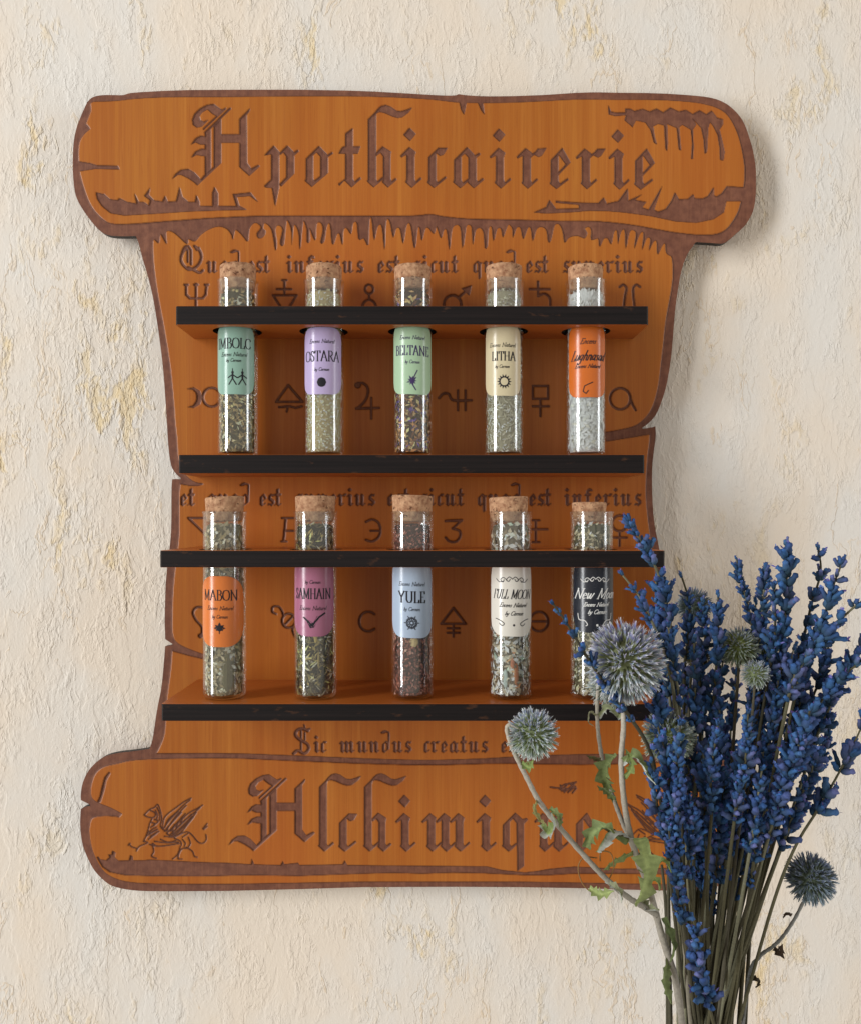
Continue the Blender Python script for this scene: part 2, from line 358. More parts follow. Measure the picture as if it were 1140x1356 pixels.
bottom = parse('863,1000 782,998.6 700,1001 641,1004.6 590,1006.5 540,1006.6 470,1004 397,1001 309,997.5 207,998')
left = parse('212.5,988 218,974 219.5,955 221,924 224,904 227,879 228,862 250,868 271,873 300,880 300,877 271,867 246,858 232,850 228,838 228,820 229,782 232,752 236,723 237.7,700 237,670 237.7,646 239,641 253.7,643.5 266,643 270,640.5 258.6,639 249,632.5 239,621 235,600 234.6,582 232,560 231,543 226,485 216,426 208,385 203,345')
leave(cat(drip, 3)+right+bottom+left)
# bottom roll
leave(parse('209,1005 300,1003.5 397,1008 470,1011 540,1013 590,1013 661,1011 720,1012 782,1013 863,1010 920,1010 955,1020 975,1045 982,1090 978,1130 960,1158 935,1170 900,1172 780,1169.5 689,1168 480,1168 300,1171 209,1171 166,1168.5 144,1160 134,1150 126.5,1136 121.4,1122.7 118,1102 119.7,1087 124,1082 141,1080 158,1082 162,1077.7 147.7,1070 137,1066 130,1063.3 122,1058 119.7,1048 122,1034.5 127,1022.6 137.5,1015 154.5,1011.6 175,1006.5'))
G5 = (90, 970); K5 = 5.894
carve(parse('325,308 290,350 270,420 252,500 228,552 255,545 285,450 300,375 332,318', G5, K5))
carve(parse('228,975 240,970 255,992 300,1000 330,975 320,955 345,955 350,925 372,935 365,975 395,1003 480,1000 490,960 505,965 510,1000 600,1000 640,995', G5, K5)+parse('265,1142 300,1143 333,1145 334,1138 337,1145 372,1146 375,1141 377,1145 395,1143 397,1146 454,1145 457,1140 460,1146 569,1147 644,1147.6 665,1152.7 695,1155.7 710,1154 727.5,1151 760,1148 820,1151 880,1150 930,1148 950,1144 945,1152 900,1158 820,1157 760,1157 727.5,1159 695,1159 640,1156.5 599,1155.7 560,1157 520,1156 480,1157 397,1160 330,1159 265,1160.5 200,1160 166,1159 146,1155 136,1148'))

# ---- blackletter
def st(x, t=1, b=1):
    top = [(x-8, 11), (x+3.5, -.5), (x+12, 6), (x+10, 12)] if t else [(x, 0), (x+10, 0)]
    bot = [(x+10, 42), (x+12, 45.5), (x+18.5, 39.5), (x+19.7, 41.5), (x+6.5, 53), (x-1.5, 45.5), (x, 43)]
    if b == 2: bot = [(x+10, 42), (x+12, 46), (x+5.5, 53), (x-1.5, 45.5), (x, 43)]
    if t == 2: return [[(x-1, 7), (x+3.5, -.5), (x+12, 6), (x+10, 12)]+bot+[(x, 9)]]
    return [top+bot+([(x, 9), (x-7, 13)] if t else [])]
ASC = [(0, -37), (9, -46), (13, -51), (17, -54.5), (23, -56), (29, -54), (37, -48.5), (43, -47.5), (50, -49.5), (58, -52.5), (53, -46), (45, -40), (39, -39), (32, -41), (22, -45.5), (15, -47), (11, -45), (10, -42), (10, 42), (12, 45.5), (19, 39.5), (20, 42), (7, 52.8), (-1.5, 45), (0, 43)]
EL = [(0, 15), (15, -1), (25, 17), (19, 20), (10.5, 8), (9.5, 9), (9.5, 43), (12, 46), (22, 39), (23, 41), (7, 53), (-1.5, 46), (0, 43)]
ABL = [(0, 17), (9, 9), (9, 43), (11.5, 46), (19, 40.5), (19.5, 43), (8, 53), (-1.5, 45), (0, 43)]
GL = {
 'i': (24, st(0)+[[(4, -26), (12, -18), (4.5, -9), (-4, -17)]]),
 'p': (40, [[(-9, 12), (3, -1), (11, 8), (10, 14), (10, 54), (5, 79), (1, 55), (-8, 54), (-9, 52), (0, 44), (0, 10)], [(11, 9), (21, -1), (30, 8), (35, 4.5), (36.5, 6.5), (30, 12), (30, 36), (13, 53), (11, 50), (20, 41), (20, 13), (16, 7.5), (12, 11)]]),
 'o': (38, [[(0, 17), (9, 9), (9, 43), (11, 45), (27, 33), (28.5, 35), (7.5, 53), (-1.5, 45), (0, 43)], [(0, 16), (17, -1), (28.5, 11), (34.5, 7), (35.5, 9), (28.8, 13.5), (28.5, 35), (19, 41.5), (19, 13), (14, 7), (1, 18)]]),
 't': (28, [[(0, -18), (9.5, -25), (9.5, 43), (12, 46), (19, 40), (20.3, 42), (8, 53), (-1.5, 44), (-8, 51), (-9.5, 49), (0, 42)], [(-9, 8.5), (-5, 1), (-2, -1), (19.5, -1), (16, 8.5)]]),
 'h': (38, [ASC, [(10, 8)]+[(19, -1), (30, 6), (29, 12), (29, 42), (31, 45), (36, 41), (37.5, 43), (26, 53), (18.5, 46), (20, 43), (20, 12), (16, 7), (11, 11)]]),
 'l': (24, [ASC]),
 'c': (28, [[(0, 13), (13, 0), (24.5, .5), (19.5, 9), (15, 10.5), (9.5, 6.5), (9.5, 43), (12, 46), (22, 38), (23.3, 40), (7, 53), (-1.5, 46), (0, 43)]]),
 'a': (42, [ABL, [(0, 16), (17, -1), (27, 10), (33, 6.5), (34.5, 8.5), (29, 13), (29, 42), (31, 45), (37.5, 40), (39, 42), (26, 53), (18, 46), (19, 43), (19, 13), (14, 7), (1, 18)]]),
 'q': (40, [ABL, [(0, 16), (17, -1), (27, 8), (33, 6.5), (34.5, 8.5), (29, 14), (29, 73), (20, 80), (19.5, 46), (19, 13), (14, 7), (1, 18)]]),
 'r': (32, st(0)+[[(9, 9), (17, 4), (20, 0), (31, -.5), (25, 9), (21, 11), (15, 8), (10, 12)]]),
 'e': (30, [EL, [(24, 16), (25.5, 18), (9.5, 35), (9, 32)]]),
 'm': (62, st(0)+st(19.6)+st(39)), 'u': (42, st(0)+st(19.5, 2)), 'n': (42, st(0, 1, 2)+st(19.5)),
 's': (30, [[(2, 10), (12, -1), (18, 4), (25, -1), (22, 9), (16, 10), (11, 7), (10, 17), (24, 29), (25, 40), (13, 53), (6, 46), (-3, 51), (1, 41), (7, 41), (14, 45), (15, 36), (1, 24)]]),
 'f': (28, [[(0, 3), (0, -14), (11, -25), (22, -20), (24, -12), (17, -11), (10, -13), (9.5, 43), (12, 46), (9, 53), (-2, 45), (0, 42)], [(-9, 7), (-5, 0), (19, -1), (15, 7)]]),
 'd': (40, [[(0, 17), (9, 9), (9, 43), (11, 45), (27, 33), (28.5, 35), (7.5, 53), (-1.5, 45), (0, 43)], [(0, 16), (17, -1), (25, 7), (25, -37), (20, -41), (10, -37), (0, -34), (-8, -38), (2, -46), (12, -50), (20, -46), (29, -43), (30.5, -35), (29, 34), (19, 41.5), (19, 13), (14, 7), (1, 18)]]),
}
def glyph(c, x, y, s, sx=None):
    for p in GL[c][1]: carve([(x+a*(sx or s), y+b*s) for a, b in p])
def words(items, ytop, s, slope=0.0):
    for w, xa, xb in items:
        tot = sum(GL[c][0] for c in w[:-1])+26
        k = (xb-xa)/tot; x = xa
        for c in w:
            glyph(c, x, ytop+(x-240)*slope, s, s*1.06); x += GL[c][0]*k
def capA(f):
    g = lambda s: [f(x, y) for x, y in parse(s)]
    carve(g('430,215 390,192 350,155 305,180 280,215 290,248 318,260 355,246 300,300 260,308 228,285 222,245 240,195 290,148 350,118 400,112 435,138 465,158 500,150'))
    line(g('318,322 500,150'), 1.7); line(g('332,352 540,150'), 2.3)
    carve(g('330,345 376,305 376,655 330,705')); carve(g('403,298 462,238 462,605 403,650'))
    carve(g('55,740 85,695 130,662 190,658 240,688 292,745 330,703 458,592 462,607 265,793 235,765 190,735 130,705 100,705'))
    carve(g('215,450 250,400 290,378 332,384 332,450 290,450 250,432')); carve(g('215,560 250,510 300,487 332,490 332,550 300,545 258,537'))
    carve(g('455,365 625,365 625,435 455,435'))
    carve(g('617,240 705,150 700,175 676,205 679,605 715,655 776,622 787,634 700,713 618,638'))
capA(lambda x, y: (220+x/6.333, 120+y/6.333))
capA(lambda x, y: (303.3+(220+x/6.333-228.7)*.985, 1025.8+(120+y/6.333-137.7)*.94))
for c, x in zip('pothicairerie', (359.7, 405.7, 458, 488, 538.7, 567.6, 601.3, 656.5, 692, 729.2, 770.3, 813.4, 841)):
    glyph(c, x, 193.8+(x-360)*.0085, 1.0)
for c, x in zip('lchimique', (423.3, 450, 483, 531.7, 566.3, 638.3, 665.8, 715, 762.5)):
    glyph(c, x, 1077.5, .95)
SM = .305
words([('uod', 276, 318), ('est', 329, 361), ('inferius', 382, 484), ('est', 501, 533), ('sicut', 549, 611), ('quod', 627, 682), ('est', 697, 729), ('superius', 746, 853)], 345.5, SM)
words([('et', 240, 262), ('quod', 276, 330), ('est', 345, 376), ('superius', 393, 499), ('est', 514, 545), ('sicut', 558, 618), ('quod', 633, 688), ('est', 701, 732), ('inferius', 749, 851)], 654, SM)
words([('ic', 418, 434), ('mundus', 452, 547), ('creatus', 562, 648), ('est', 664, 694)], 981.5, .29)
# capitals Q and S of the small lines
line(cat(parse('247,329 242,335 240,344 244,352 252,357 262,352 267,342 265,332 258,326')), 3.2)
line(cat(parse('242,333 245,327 250,326 253,331')), 2.2); line(parse('249,330 249,347'), 2); line(parse('253.5,331 253.5,350'), 2.6)
line(cat(parse('250,354 258,358 265,361 269,358')), 3); line(parse('258,326 261,331 264,328'), 2)
line(cat(parse('408,968 400,965 393,968 392,974 398,980 407,985 409,992 403,998 395,994 389,998')), 3.4); line(parse('399,968 399,996'), 1.8)
line(cat(parse('403,960 405,966 411,965')), 1.6); line(parse('404,970 404,980'), 1.5)
# ---- symbols
def sym(s, w=2.6, smooth=False, o=(0, 0), k=1):
    p = parse(s, o, k); line(cat(p) if smooth else p, w)
sym('247,377 247,390 252,395 262,395 269,395 273,390 274,377', 2.6); sym('260,376 260,418', 2.8)
for x in (247, 260, 274): sym(f'{x-2},377 {x+2},377', 2.6)
sym('377,371 377,388', 2.4); sym('367,383 386,383', 2.4); sym('362,391 393,391 378,416 362,391', 2.6); sym('374,371 380,371', 2)
line(arc(489, 383, 5.5, 6, 0, 360), 2.4); sym('489,389 489,396', 2.4); line(arc(489, 407, 9, 10, 0, 360), 2.6)
line(arc(599, 403, 11.5, 12, 0, 360), 3); sym('607,394 618,384', 2.8); carve(parse('611,382 624,378 621,391'))
sym('712,373 712,392', 2.6); sym('701,383 727,383', 2.8); sym('712,392 720,389 727,394 728,405', 2.8, True)
sym('820,380 825,377 829,382 827,392 825,410', 2.6, True); sym('847,380 842,377 838,382 838,392 840,410', 2.6, True)
carve(parse('249,515 257,513 265,518 268,526 265,535 257,540 250,539 256,537 260,532 261,526 260,520 256,516')); line(arc(281, 526, 12, 12.5, 0, 360), 2.6)
sym('382,510 366,532 401,532 382,510', 2.8); sym('370,539 384,538 392,540 400,538', 2.6); sym('382,538 380,545', 2.2)
sym('473,509 480,507 487,513 487,523 482,533 473,541', 2.8, True); line(arc(474, 510, 2, 2, 0, 360), 4); sym('472,541 502,540', 3); sym('492,527 492,554', 3)
sym('581,527 587,521 594,522 600,530 624,530', 2.8, True); sym('606,517 606,543', 2.6); sym('616,517 616,543', 2.6)
sym('705,511 725,511 725,528 705,528 705,511', 2.8); sym('715,528 715,551', 2.6); sym('705,538 726,538', 2.8)
line(arc(820.5, 528, 13.5, 14, 0, 360, 28), 2.7); sym('834,528 837,536 841,543', 2.6)
sym('290,686 250,686 278,713', 2.5); sym('374,686 398,686', 2.4); sym('379,686 376,717', 2.6); sym('377,703 392,703', 2.2); sym('373,717 380,717', 2)
sym('485,691 494,688 502,693 504,703 501,712 493,717 485,715', 2.6, True); sym('491,703 504,703', 2.2)
sym('590,690 611,689', 3.2); sym('611,689 599,700', 2.4); sym('599,700 608,703 609,710 604,717 595,717 590,712', 2.8, True)
sym('709,689 709,718', 2.8); sym('700,701 724,701', 2.8); sym('704,689 714,689', 2); sym('704,718 714,718', 2)
line(arc(820, 693, 10, 10.5, 0, 360), 2.7); sym('820,703 820,724', 2.6); sym('811,712 829,712', 2.8)
sym('275,806 262,804 256,811 260,821 268,831 267,842', 2.5, True); line(arc(266, 842, 1.5, 1.5, 0, 360), 3)
sym('366,813 361,810 362,804 369,803 374,809 376,816', 2.4, True); line(arc(383, 822, 9, 9.5, 0, 360), 2.5); sym('377,828 389,816', 2.2); sym('392,829 388,834 391,843', 2.4, True)
line(arc(488, 823, 12, 13, -48, -312+0, 24), 2.7)
sym('600,805 584,826 616,826 600,805', 2.7); sym('592,832 608,832', 2.2); sym('592,838 608,838', 2.2); sym('600,826 600,843', 2.2)
line(arc(713, 823, 12, 13, 0, 360), 2.7); sym('701,823 725,823', 2.7)
# griffin, and its mirror image at the other end of the lower roll
GR = ['315,375 345,345 380,315 420,300 450,268 468,300', '468,300 482,350 492,420 480,490 540,540 560,490', '315,375 350,395 410,402 432,372 415,345 380,332', '400,405 372,460 352,540 330,600 308,640', '308,640 352,655 270,690 235,738', '165,665 185,692 240,712', '155,680 175,660', '370,560 450,520', '378,590 465,540', '360,620 440,560', '390,450 430,470 380,500', '420,420 460,440 410,480', '500,500 515,410 570,350 640,300 720,240 790,205', '525,500 560,420 640,350 720,270 780,225', '560,500 620,410 700,320 740,280', '580,540 680,440 760,360 850,310 905,275', '600,560 700,450 800,370 880,300', '570,600 640,565 700,510 780,430 840,350', '600,600 680,560 760,460 810,400', '620,470 600,540', '660,440 640,510', '700,410 680,480', '540,560 600,600', '520,590 620,600', '620,600 740,545 800,580 850,640 900,662 940,625 935,570', '905,515 950,460', '915,520 950,490', '400,660 450,690 560,680 670,662', '420,640 540,655 660,650', '395,670 412,740 390,790 440,812', '370,670 420,690', '680,690 655,770 600,820', '740,700 800,740 820,790 850,800', '760,710 690,720 655,810 700,820', '760,600 780,660 760,700', '505,520 580,420 660,340', '520,540 600,450 690,350', '545,560 650,450 730,360', '575,575 690,470 790,370', '590,585 690,500 800,390', '430,330 450,380 440,420', '445,300 470,360 470,430', '350,560 400,520 440,500', '340,590 400,550 450,525', '620,610 680,640 690,680', '700,620 730,660 720,690', '480,620 560,650 640,630', '700,600 760,560']
for s in GR:
    p = [(150+a/7.6, 1030+b/7.6) for a, b in parse(s)]
    line(cat(p, 3), 1.15); line(cat([(1096-a, b-4) for a, b in p], 3), 1.15)
for s in ('530,195 610,205', '600,205 640,175 735,155', '620,225 660,180 640,200', '640,235 720,170', '610,180 640,230', '670,235 730,190 700,200', '690,170 735,205 705,240', '610,215 690,205'):
    line(parse(s, (640, 1010), 6), 1.7)

# ------------------------------------------------------------ the carved panel mesh
def build_panel():
    (a, b, c, d), sd, CP = poly_sd(OUTLINE, near=True)
    SD = np.full((NY, NX), 9., np.float32); SD[a:b, c:d] = sd
    CPX = np.zeros((NY, NX), np.float32); CPY = np.zeros((NY, NX), np.float32); CPX[a:b, c:d] = CP[..., 0]; CPY[a:b, c:d] = CP[..., 1]
    E = ENG.copy()
    pad = np.pad(E, 1, mode='edge')
    Eb = sum(pad[i:i+NY, j:j+NX]*w for i, j, w in ((0, 1, .6), (2, 1, .6), (1, 0, .6), (1, 2, .6), (1, 1, 6)))/8.4
    burn = np.clip(4*Eb*(1-Eb), 0, 1)
    gx, gy = np.meshgrid(np.arange(NX, dtype=np.float32), np.arange(NY, dtype=np.float32))
    ins = SD < 0
    cell = ins[:-1, :-1] | ins[1:, :-1] | ins[:-1, 1:] | ins[1:, 1:]
    used = np.zeros((NY, NX), bool)
    used[:-1, :-1] |= cell; used[1:, :-1] |= cell; used[:-1, 1:] |= cell; used[1:, 1:] |= cell
    out = used & ~ins
    gx = np.where(out, CPX, gx); gy = np.where(out, CPY, gy)
    idx = np.full((NY, NX), -1, np.int64); idx[used] = np.arange(used.sum())
    px = gx[used]+X0; py = gy[used]+Y0
    rn = (np.random.RandomState(3).rand(len(px)).astype(np.float32)-.5)
    y = Eb[used]*.00062+rn*.00003*(Eb[used] > .6)
    V = np.stack([(px-CXP)/FOC*DB, y, (HZP-py)/FOC*DB], 1)
    r, cc = np.nonzero(cell)
    F = np.stack([idx[r, cc], idx[r+1, cc], idx[r+1, cc+1], idx[r, cc+1]], 1)
    n = len(V)
    o = np.array(OUTLINE, np.float32); m = len(o)
    ring = []
    for yy in (.00062, .0008, .0048):
        ring.append(np.stack([(o[:, 0]-CXP)/FOC*DB, np.full(m, yy, np.float32), (HZP-o[:, 1])/FOC*DB], 1))
    V2 = np.concatenate([V]+ring); k = np.arange(m); k2 = (k+1) % m
    side = np.concatenate([np.stack([n+j*m+k2, n+j*m+k, n+(j+1)*m+k, n+(j+1)*m+k2], 1) for j in range(2)])
    FF = np.concatenate([F, side])
    cols = np.zeros((len(V2), 3), np.float32); cols[:n, 0] = Eb[used]; cols[:n, 1] = burn[used]; cols[n:, 0] = 1
    fm = np.zeros(len(FF), np.int32); fm[len(F):] = 1
    me = mesh_np('scroll_panel', V2, FF, (M_BOARD, M_BURNT), False, cols, fm)
    # closed back
    return me
rack = empty('scroll_rack', P(548, 1180, .004))
tag(rack, 'scroll-shaped orange brown wooden wall rack engraved in blackletter, holding two rows of corked glass tubes', 'wall rack')
child_of(bpy.data.objects.new('scroll_panel', build_panel()), rack)
for zz in (200, 640, 1090):                                  # battens that hold the panel off the wall
    for xx in (300, 790):
        bm = bmesh.new(); bmesh.ops.create_cube(bm, size=1, matrix=Matrix.Translation(P(xx, zz, .0)+Vector((0, .0080, 0)))@Matrix.Diagonal((.030, .0062, .012, 1)))
        me = bpy.data.meshes.new('spacer'); bm.to_mesh(me); bm.free(); me.materials.append(M_BURNT)
        child_of(bpy.data.objects.new('spacer', me), rack)

def shelf(name, lx, rx, yt, yb, YS, holes=(), hy=-.026, hr=.0126, label=None):
    a = P(lx, yt, YS); b = P(rx, yb, YS)
    x0, x1, zt, zb = a.x, b.x, a.z, b.z
    bm = bmesh.new()
    c = .0008
    outer = [(x0, YS+c), (x0+c, YS), (x1-c, YS), (x1, YS+c), (x1, .0002), (x0, .0002)]
    def loop(pts):
        vs = [bm.verts.new((x, y, zb)) for x, y in pts]
        return [bm.edges.new((vs[i], vs[(i+1) % len(vs)])) for i in range(len(vs))]
    es = loop(outer)
    for hx in holes:
        es += loop([(hx+hr*math.cos(2*math.pi*i/40), hy+hr*math.sin(2*math.pi*i/40)) for i in range(40)])
    bmesh.ops.triangle_fill(bm, use_beauty=True, use_dissolve=False, edges=es)
    fs = list(bm.faces)
    r = bmesh.ops.extrude_face_region(bm, geom=fs)
    for v in r['geom']:
        if isinstance(v, bmesh.types.BMVert): v.co.z = zt
    bmesh.ops.recalc_face_normals(bm, faces=bm.faces)
    sharp = [e for e in bm.edges if len(e.link_faces) == 2 and e.calc_face_angle(0) > .9 and abs(e.verts[0].co.z-e.verts[1].co.z) < 1e-6 and min(e.verts[0].co.y, e.verts[1].co.y) < YS+.0003]
    bmesh.ops.bevel(bm, geom=sharp, offset=.00045, segments=2, affect='EDGES', profile=.5)
    for f in bm.faces: f.material_index = 0 if abs(f.normal.z) > .85 else 1
    me = bpy.data.meshes.new(name); bm.to_mesh(me); bm.free()
    me.materials.append(M_SHELF); me.materials.append(M_BURNT)
    o = child_of(bpy.data.objects.new(name, me), rack)
    if label: o['label'] = label
    return zt, zb, o
ROW1 = [315.5, 429.5, 546.5, 667, 775.5]; ROW2 = [298, 418, 546, 675.5, 783]
Y1T, Y2T = -.0167, -.0455; S1, S2 = -.0330, -.0610
def wx(px, y): return P(px, 0, y).x
shelf('holder_shelf', 233, 858, 405, 430, S1, [wx(x-.5, Y1T) for x in ROW1], Y1T, .0123, label='upper drilled shelf that holds the first row of tubes')
z2t, _, o_ = shelf('base_shelf', 237, 853, 602, 627, S1)
z3, _, o_ = shelf('holder_shelf', 212, 880, 729, 751.5, S2, [wx(x, Y2T) for x in ROW2], -.0430, .0126, label='lower drilled shelf that holds the second row of tubes')
z4t, _, o_ = shelf('base_shelf', 214, 882, 932, 955, S2)

# ------------------------------------------------------------ stroke lettering for the paper labels
FONT = {
 'I': (.42, ['.21,0 .21,1', '.08,0 .34,0', '.08,1 .34,1']), 'L': (.62, ['.16,0 .16,1', '.05,1 .28,1', '.05,0 .55,0 .57,.22']),
 'M': (1.0, ['.15,0 .15,1 .5,.12 .83,1', '.83,1 .83,0', '.03,0 .27,0', '.7,0 .95,0', '.04,1 .15,1', '.83,1 .94,1']),
 'B': (.7, ['.17,0 .17,1', '.05,1 .4,1 .55,.88 .55,.66 .4,.54 .17,.54', '.4,.54 .6,.44 .62,.16 .45,0 .05,0']),
 'O': (.86, ['.43,1 .2,.93 .08,.72 .06,.5 .08,.28 .2,.07 .43,0 .66,.07 .78,.28 .8,.5 .78,.72 .66,.93 .43,1']),
 'C': (.76, ['.7,.78 .64,.93 .43,1 .2,.93 .08,.72 .06,.5 .08,.28 .2,.07 .43,0 .62,.06 .72,.24']),
 'S': (.58, ['.48,.78 .46,.93 .28,1 .12,.9 .1,.72 .28,.55 .46,.4 .49,.2 .4,.05 .24,0 .1,.06 .07,.26']),
 'T': (.72, ['.36,0 .36,1', '.04,.8 .06,1 .66,1 .68,.8', '.24,0 .48,0']), 'A': (.82, ['.08,0 .4,1', '.4,1 .74,0', '.2,.36 .62,.36', '0,0 .18,0', '.62,0 .84,0']),
 'R': (.74, ['.17,0 .17,1', '.05,1 .42,1 .58,.88 .58,.66 .42,.52 .17,.5', '.36,.5 .66,.02 .76,0', '.05,0 .3,0']),
 'E': (.66, ['.17,0 .17,1', '.05,1 .55,1 .57,.82', '.17,.52 .44,.52', '.05,0 .58,0 .61,.2']), 'N': (1.0, ['.18,0 .18,1', '.12,1 .82,0', '.82,0 .82,1', '.08,0 .28,0', '.70,1 .94,1']),
 'H': (.88, ['.17,0 .17,1', '.7,0 .7,1', '.17,.5 .7,.5', '.05,0 .3,0', '.05,1 .3,1', '.58,0 .82,0', '.58,1 .82,1']),
 'Y': (.78, ['.38,0 .38,.46 .08,1', '.38,.46 .68,1', '0,1 .2,1', '.58,1 .78,1', '.26,0 .5,0']), 'U': (.84, ['.16,1 .16,.25 .28,.04 .44,0 .6,.05 .68,.25 .68,1', '.04,1 .3,1', '.58,1 .8,1']),
 'F': (.62, ['.17,0 .17,1', '.05,1 .55,1 .57,.82', '.17,.52 .44,.52', '.05,0 .3,0']), ' ': (.4, []),
 # lower case, italic hand
 'n': (.5, ['.1,0 .1,.55', '.1,.4 .25,.55 .36,.5 .38,.1 .46,0']), 'e': (.46, ['.08,.3 .38,.34 .34,.5 .2,.56 .08,.4 .08,.15 .2,0 .4,.08']), 'w': (.7, ['.06,.55 .12,.05 .22,.02 .34,.5 .38,.05 .5,.02 .62,.55']),
 'o': (.48, ['.24,.56 .08,.42 .08,.14 .22,0 .38,.12 .4,.42 .24,.56']), 'u': (.5, ['.08,.55 .08,.15 .18,0 .34,.12 .38,.55 .4,.05 .48,0']), 'g': (.48, ['.38,.5 .2,.56 .06,.4 .08,.1 .24,.05 .38,.3 .38,.55 .34,-.3 .16,-.4 .04,-.25']),
 'h': (.5, ['.1,0 .12,1', '.1,.4 .25,.55 .36,.5 .38,.1 .46,0']), 'a': (.5, ['.38,.5 .2,.56 .06,.36 .08,.06 .24,.04 .38,.3 .38,.55 .4,.05 .48,0']), 's': (.38, ['.3,.5 .16,.55 .08,.42 .28,.2 .22,.02 .04,.06']),
 'b': (.46, ['.1,1 .1,.05 .28,.02 .38,.2 .36,.48 .24,.55 .1,.42']), 'c': (.42, ['.34,.46 .22,.56 .08,.4 .08,.12 .2,0 .36,.1']), 't': (.36, ['.16,.85 .14,.12 .22,0 .32,.06', '.02,.56 .3,.56']), 'r': (.38, ['.1,0 .1,.55', '.1,.38 .22,.54 .34,.5']), 'l': (.26, ['.12,1 .1,.1 .2,0']),
 'd': (.5, ['.38,.5 .2,.56 .06,.36 .08,.06 .24,.04 .38,.3 .42,1 .4,.05 .48,0']), 'y': (.46, ['.06,.55 .12,.1 .28,.1', '.38,.55 .26,-.2 .1,-.35 .0,-.25']), 'm': (.74, ['.1,0 .1,.55', '.1,.4 .24,.55 .33,.45 .33,0', '.33,.4 .47,.55 .58,.5 .6,.1 .68,0']), 'i': (.24, ['.1,.55 .1,.08 .18,0', '.1,.78 .12,.82']),
}
class Wrap:                                             # flat label print (mm on the sheet, x = 0 at label middle) bent round the tube
    def __init__(s, Rr, cx, cy, z0, rot, sk=0): s.sk = sk; s.R = Rr; s.cx = cx; s.cy = cy; s.z0 = z0; s.rot = rot; s.V = []; s.F = []
    def pt(s, u, v):
        th = u/s.R+s.rot; return (s.cx+s.R*math.sin(th), s.cy-s.R*math.cos(th), s.z0+v+u*s.sk)
    def quad(s, q):
        b = len(s.V); s.V += [s.pt(u, v) for u, v in q]; s.F.append(tuple(range(b, b+len(q))))
    def stroke(s, pts, w, nib=None):
        fine = [pts[0]]
        for (ax, ay), (bx, by) in zip(pts[:-1], pts[1:]):
            n = max(1, int(math.ceil(abs(bx-ax)/.0006)))
            fine += [(ax+(bx-ax)*k/n, ay+(by-ay)*k/n) for k in range(1, n+1)]
        for (ax, ay), (bx, by) in zip(fine[:-1], fine[1:]):
            dx, dy = bx-ax, by-ay; L = math.hypot(dx, dy) or 1e-9
            ww = w*(.34+.66*abs(dy)/L) if nib else w
            nx, ny = -dy/L*ww/2, dx/L*ww/2; ex, ey = dx/L*ww*.3, dy/L*ww*.3
            s.quad([(ax+nx-ex, ay+ny-ey), (ax-nx-ex, ay-ny-ey), (bx-nx+ex, by-ny+ey), (bx+nx+ex, by+ny+ey)][::-1])
    def text(s, txt, u, v, h, w, shear=0.0, wid=1.0, nib=True, centre=True):
        tot = sum(FONT[c][0] for c in txt)*h*wid
        x = u-tot/2 if centre else u
        for c in txt:
            adv, ss = FONT[c]
            for q in ss: s.stroke([(x+(a+b*shear)*h*wid, v+b*h) for a, b in parse(q)], w, nib)
            x += adv*h*wid
    def disc(s, u, v, r, n=12, k=1):
        m = 8
        for i in range(m):
            a, b = -1+2*i/m, -1+2*(i+1)/m; ha, hb = math.sqrt(max(0, 1-a*a))*r, math.sqrt(max(0, 1-b*b))*r
            s.quad([(u+a*r, v-ha), (u+b*r, v-hb), (u+b*r, v+hb), (u+a*r, v+ha)])

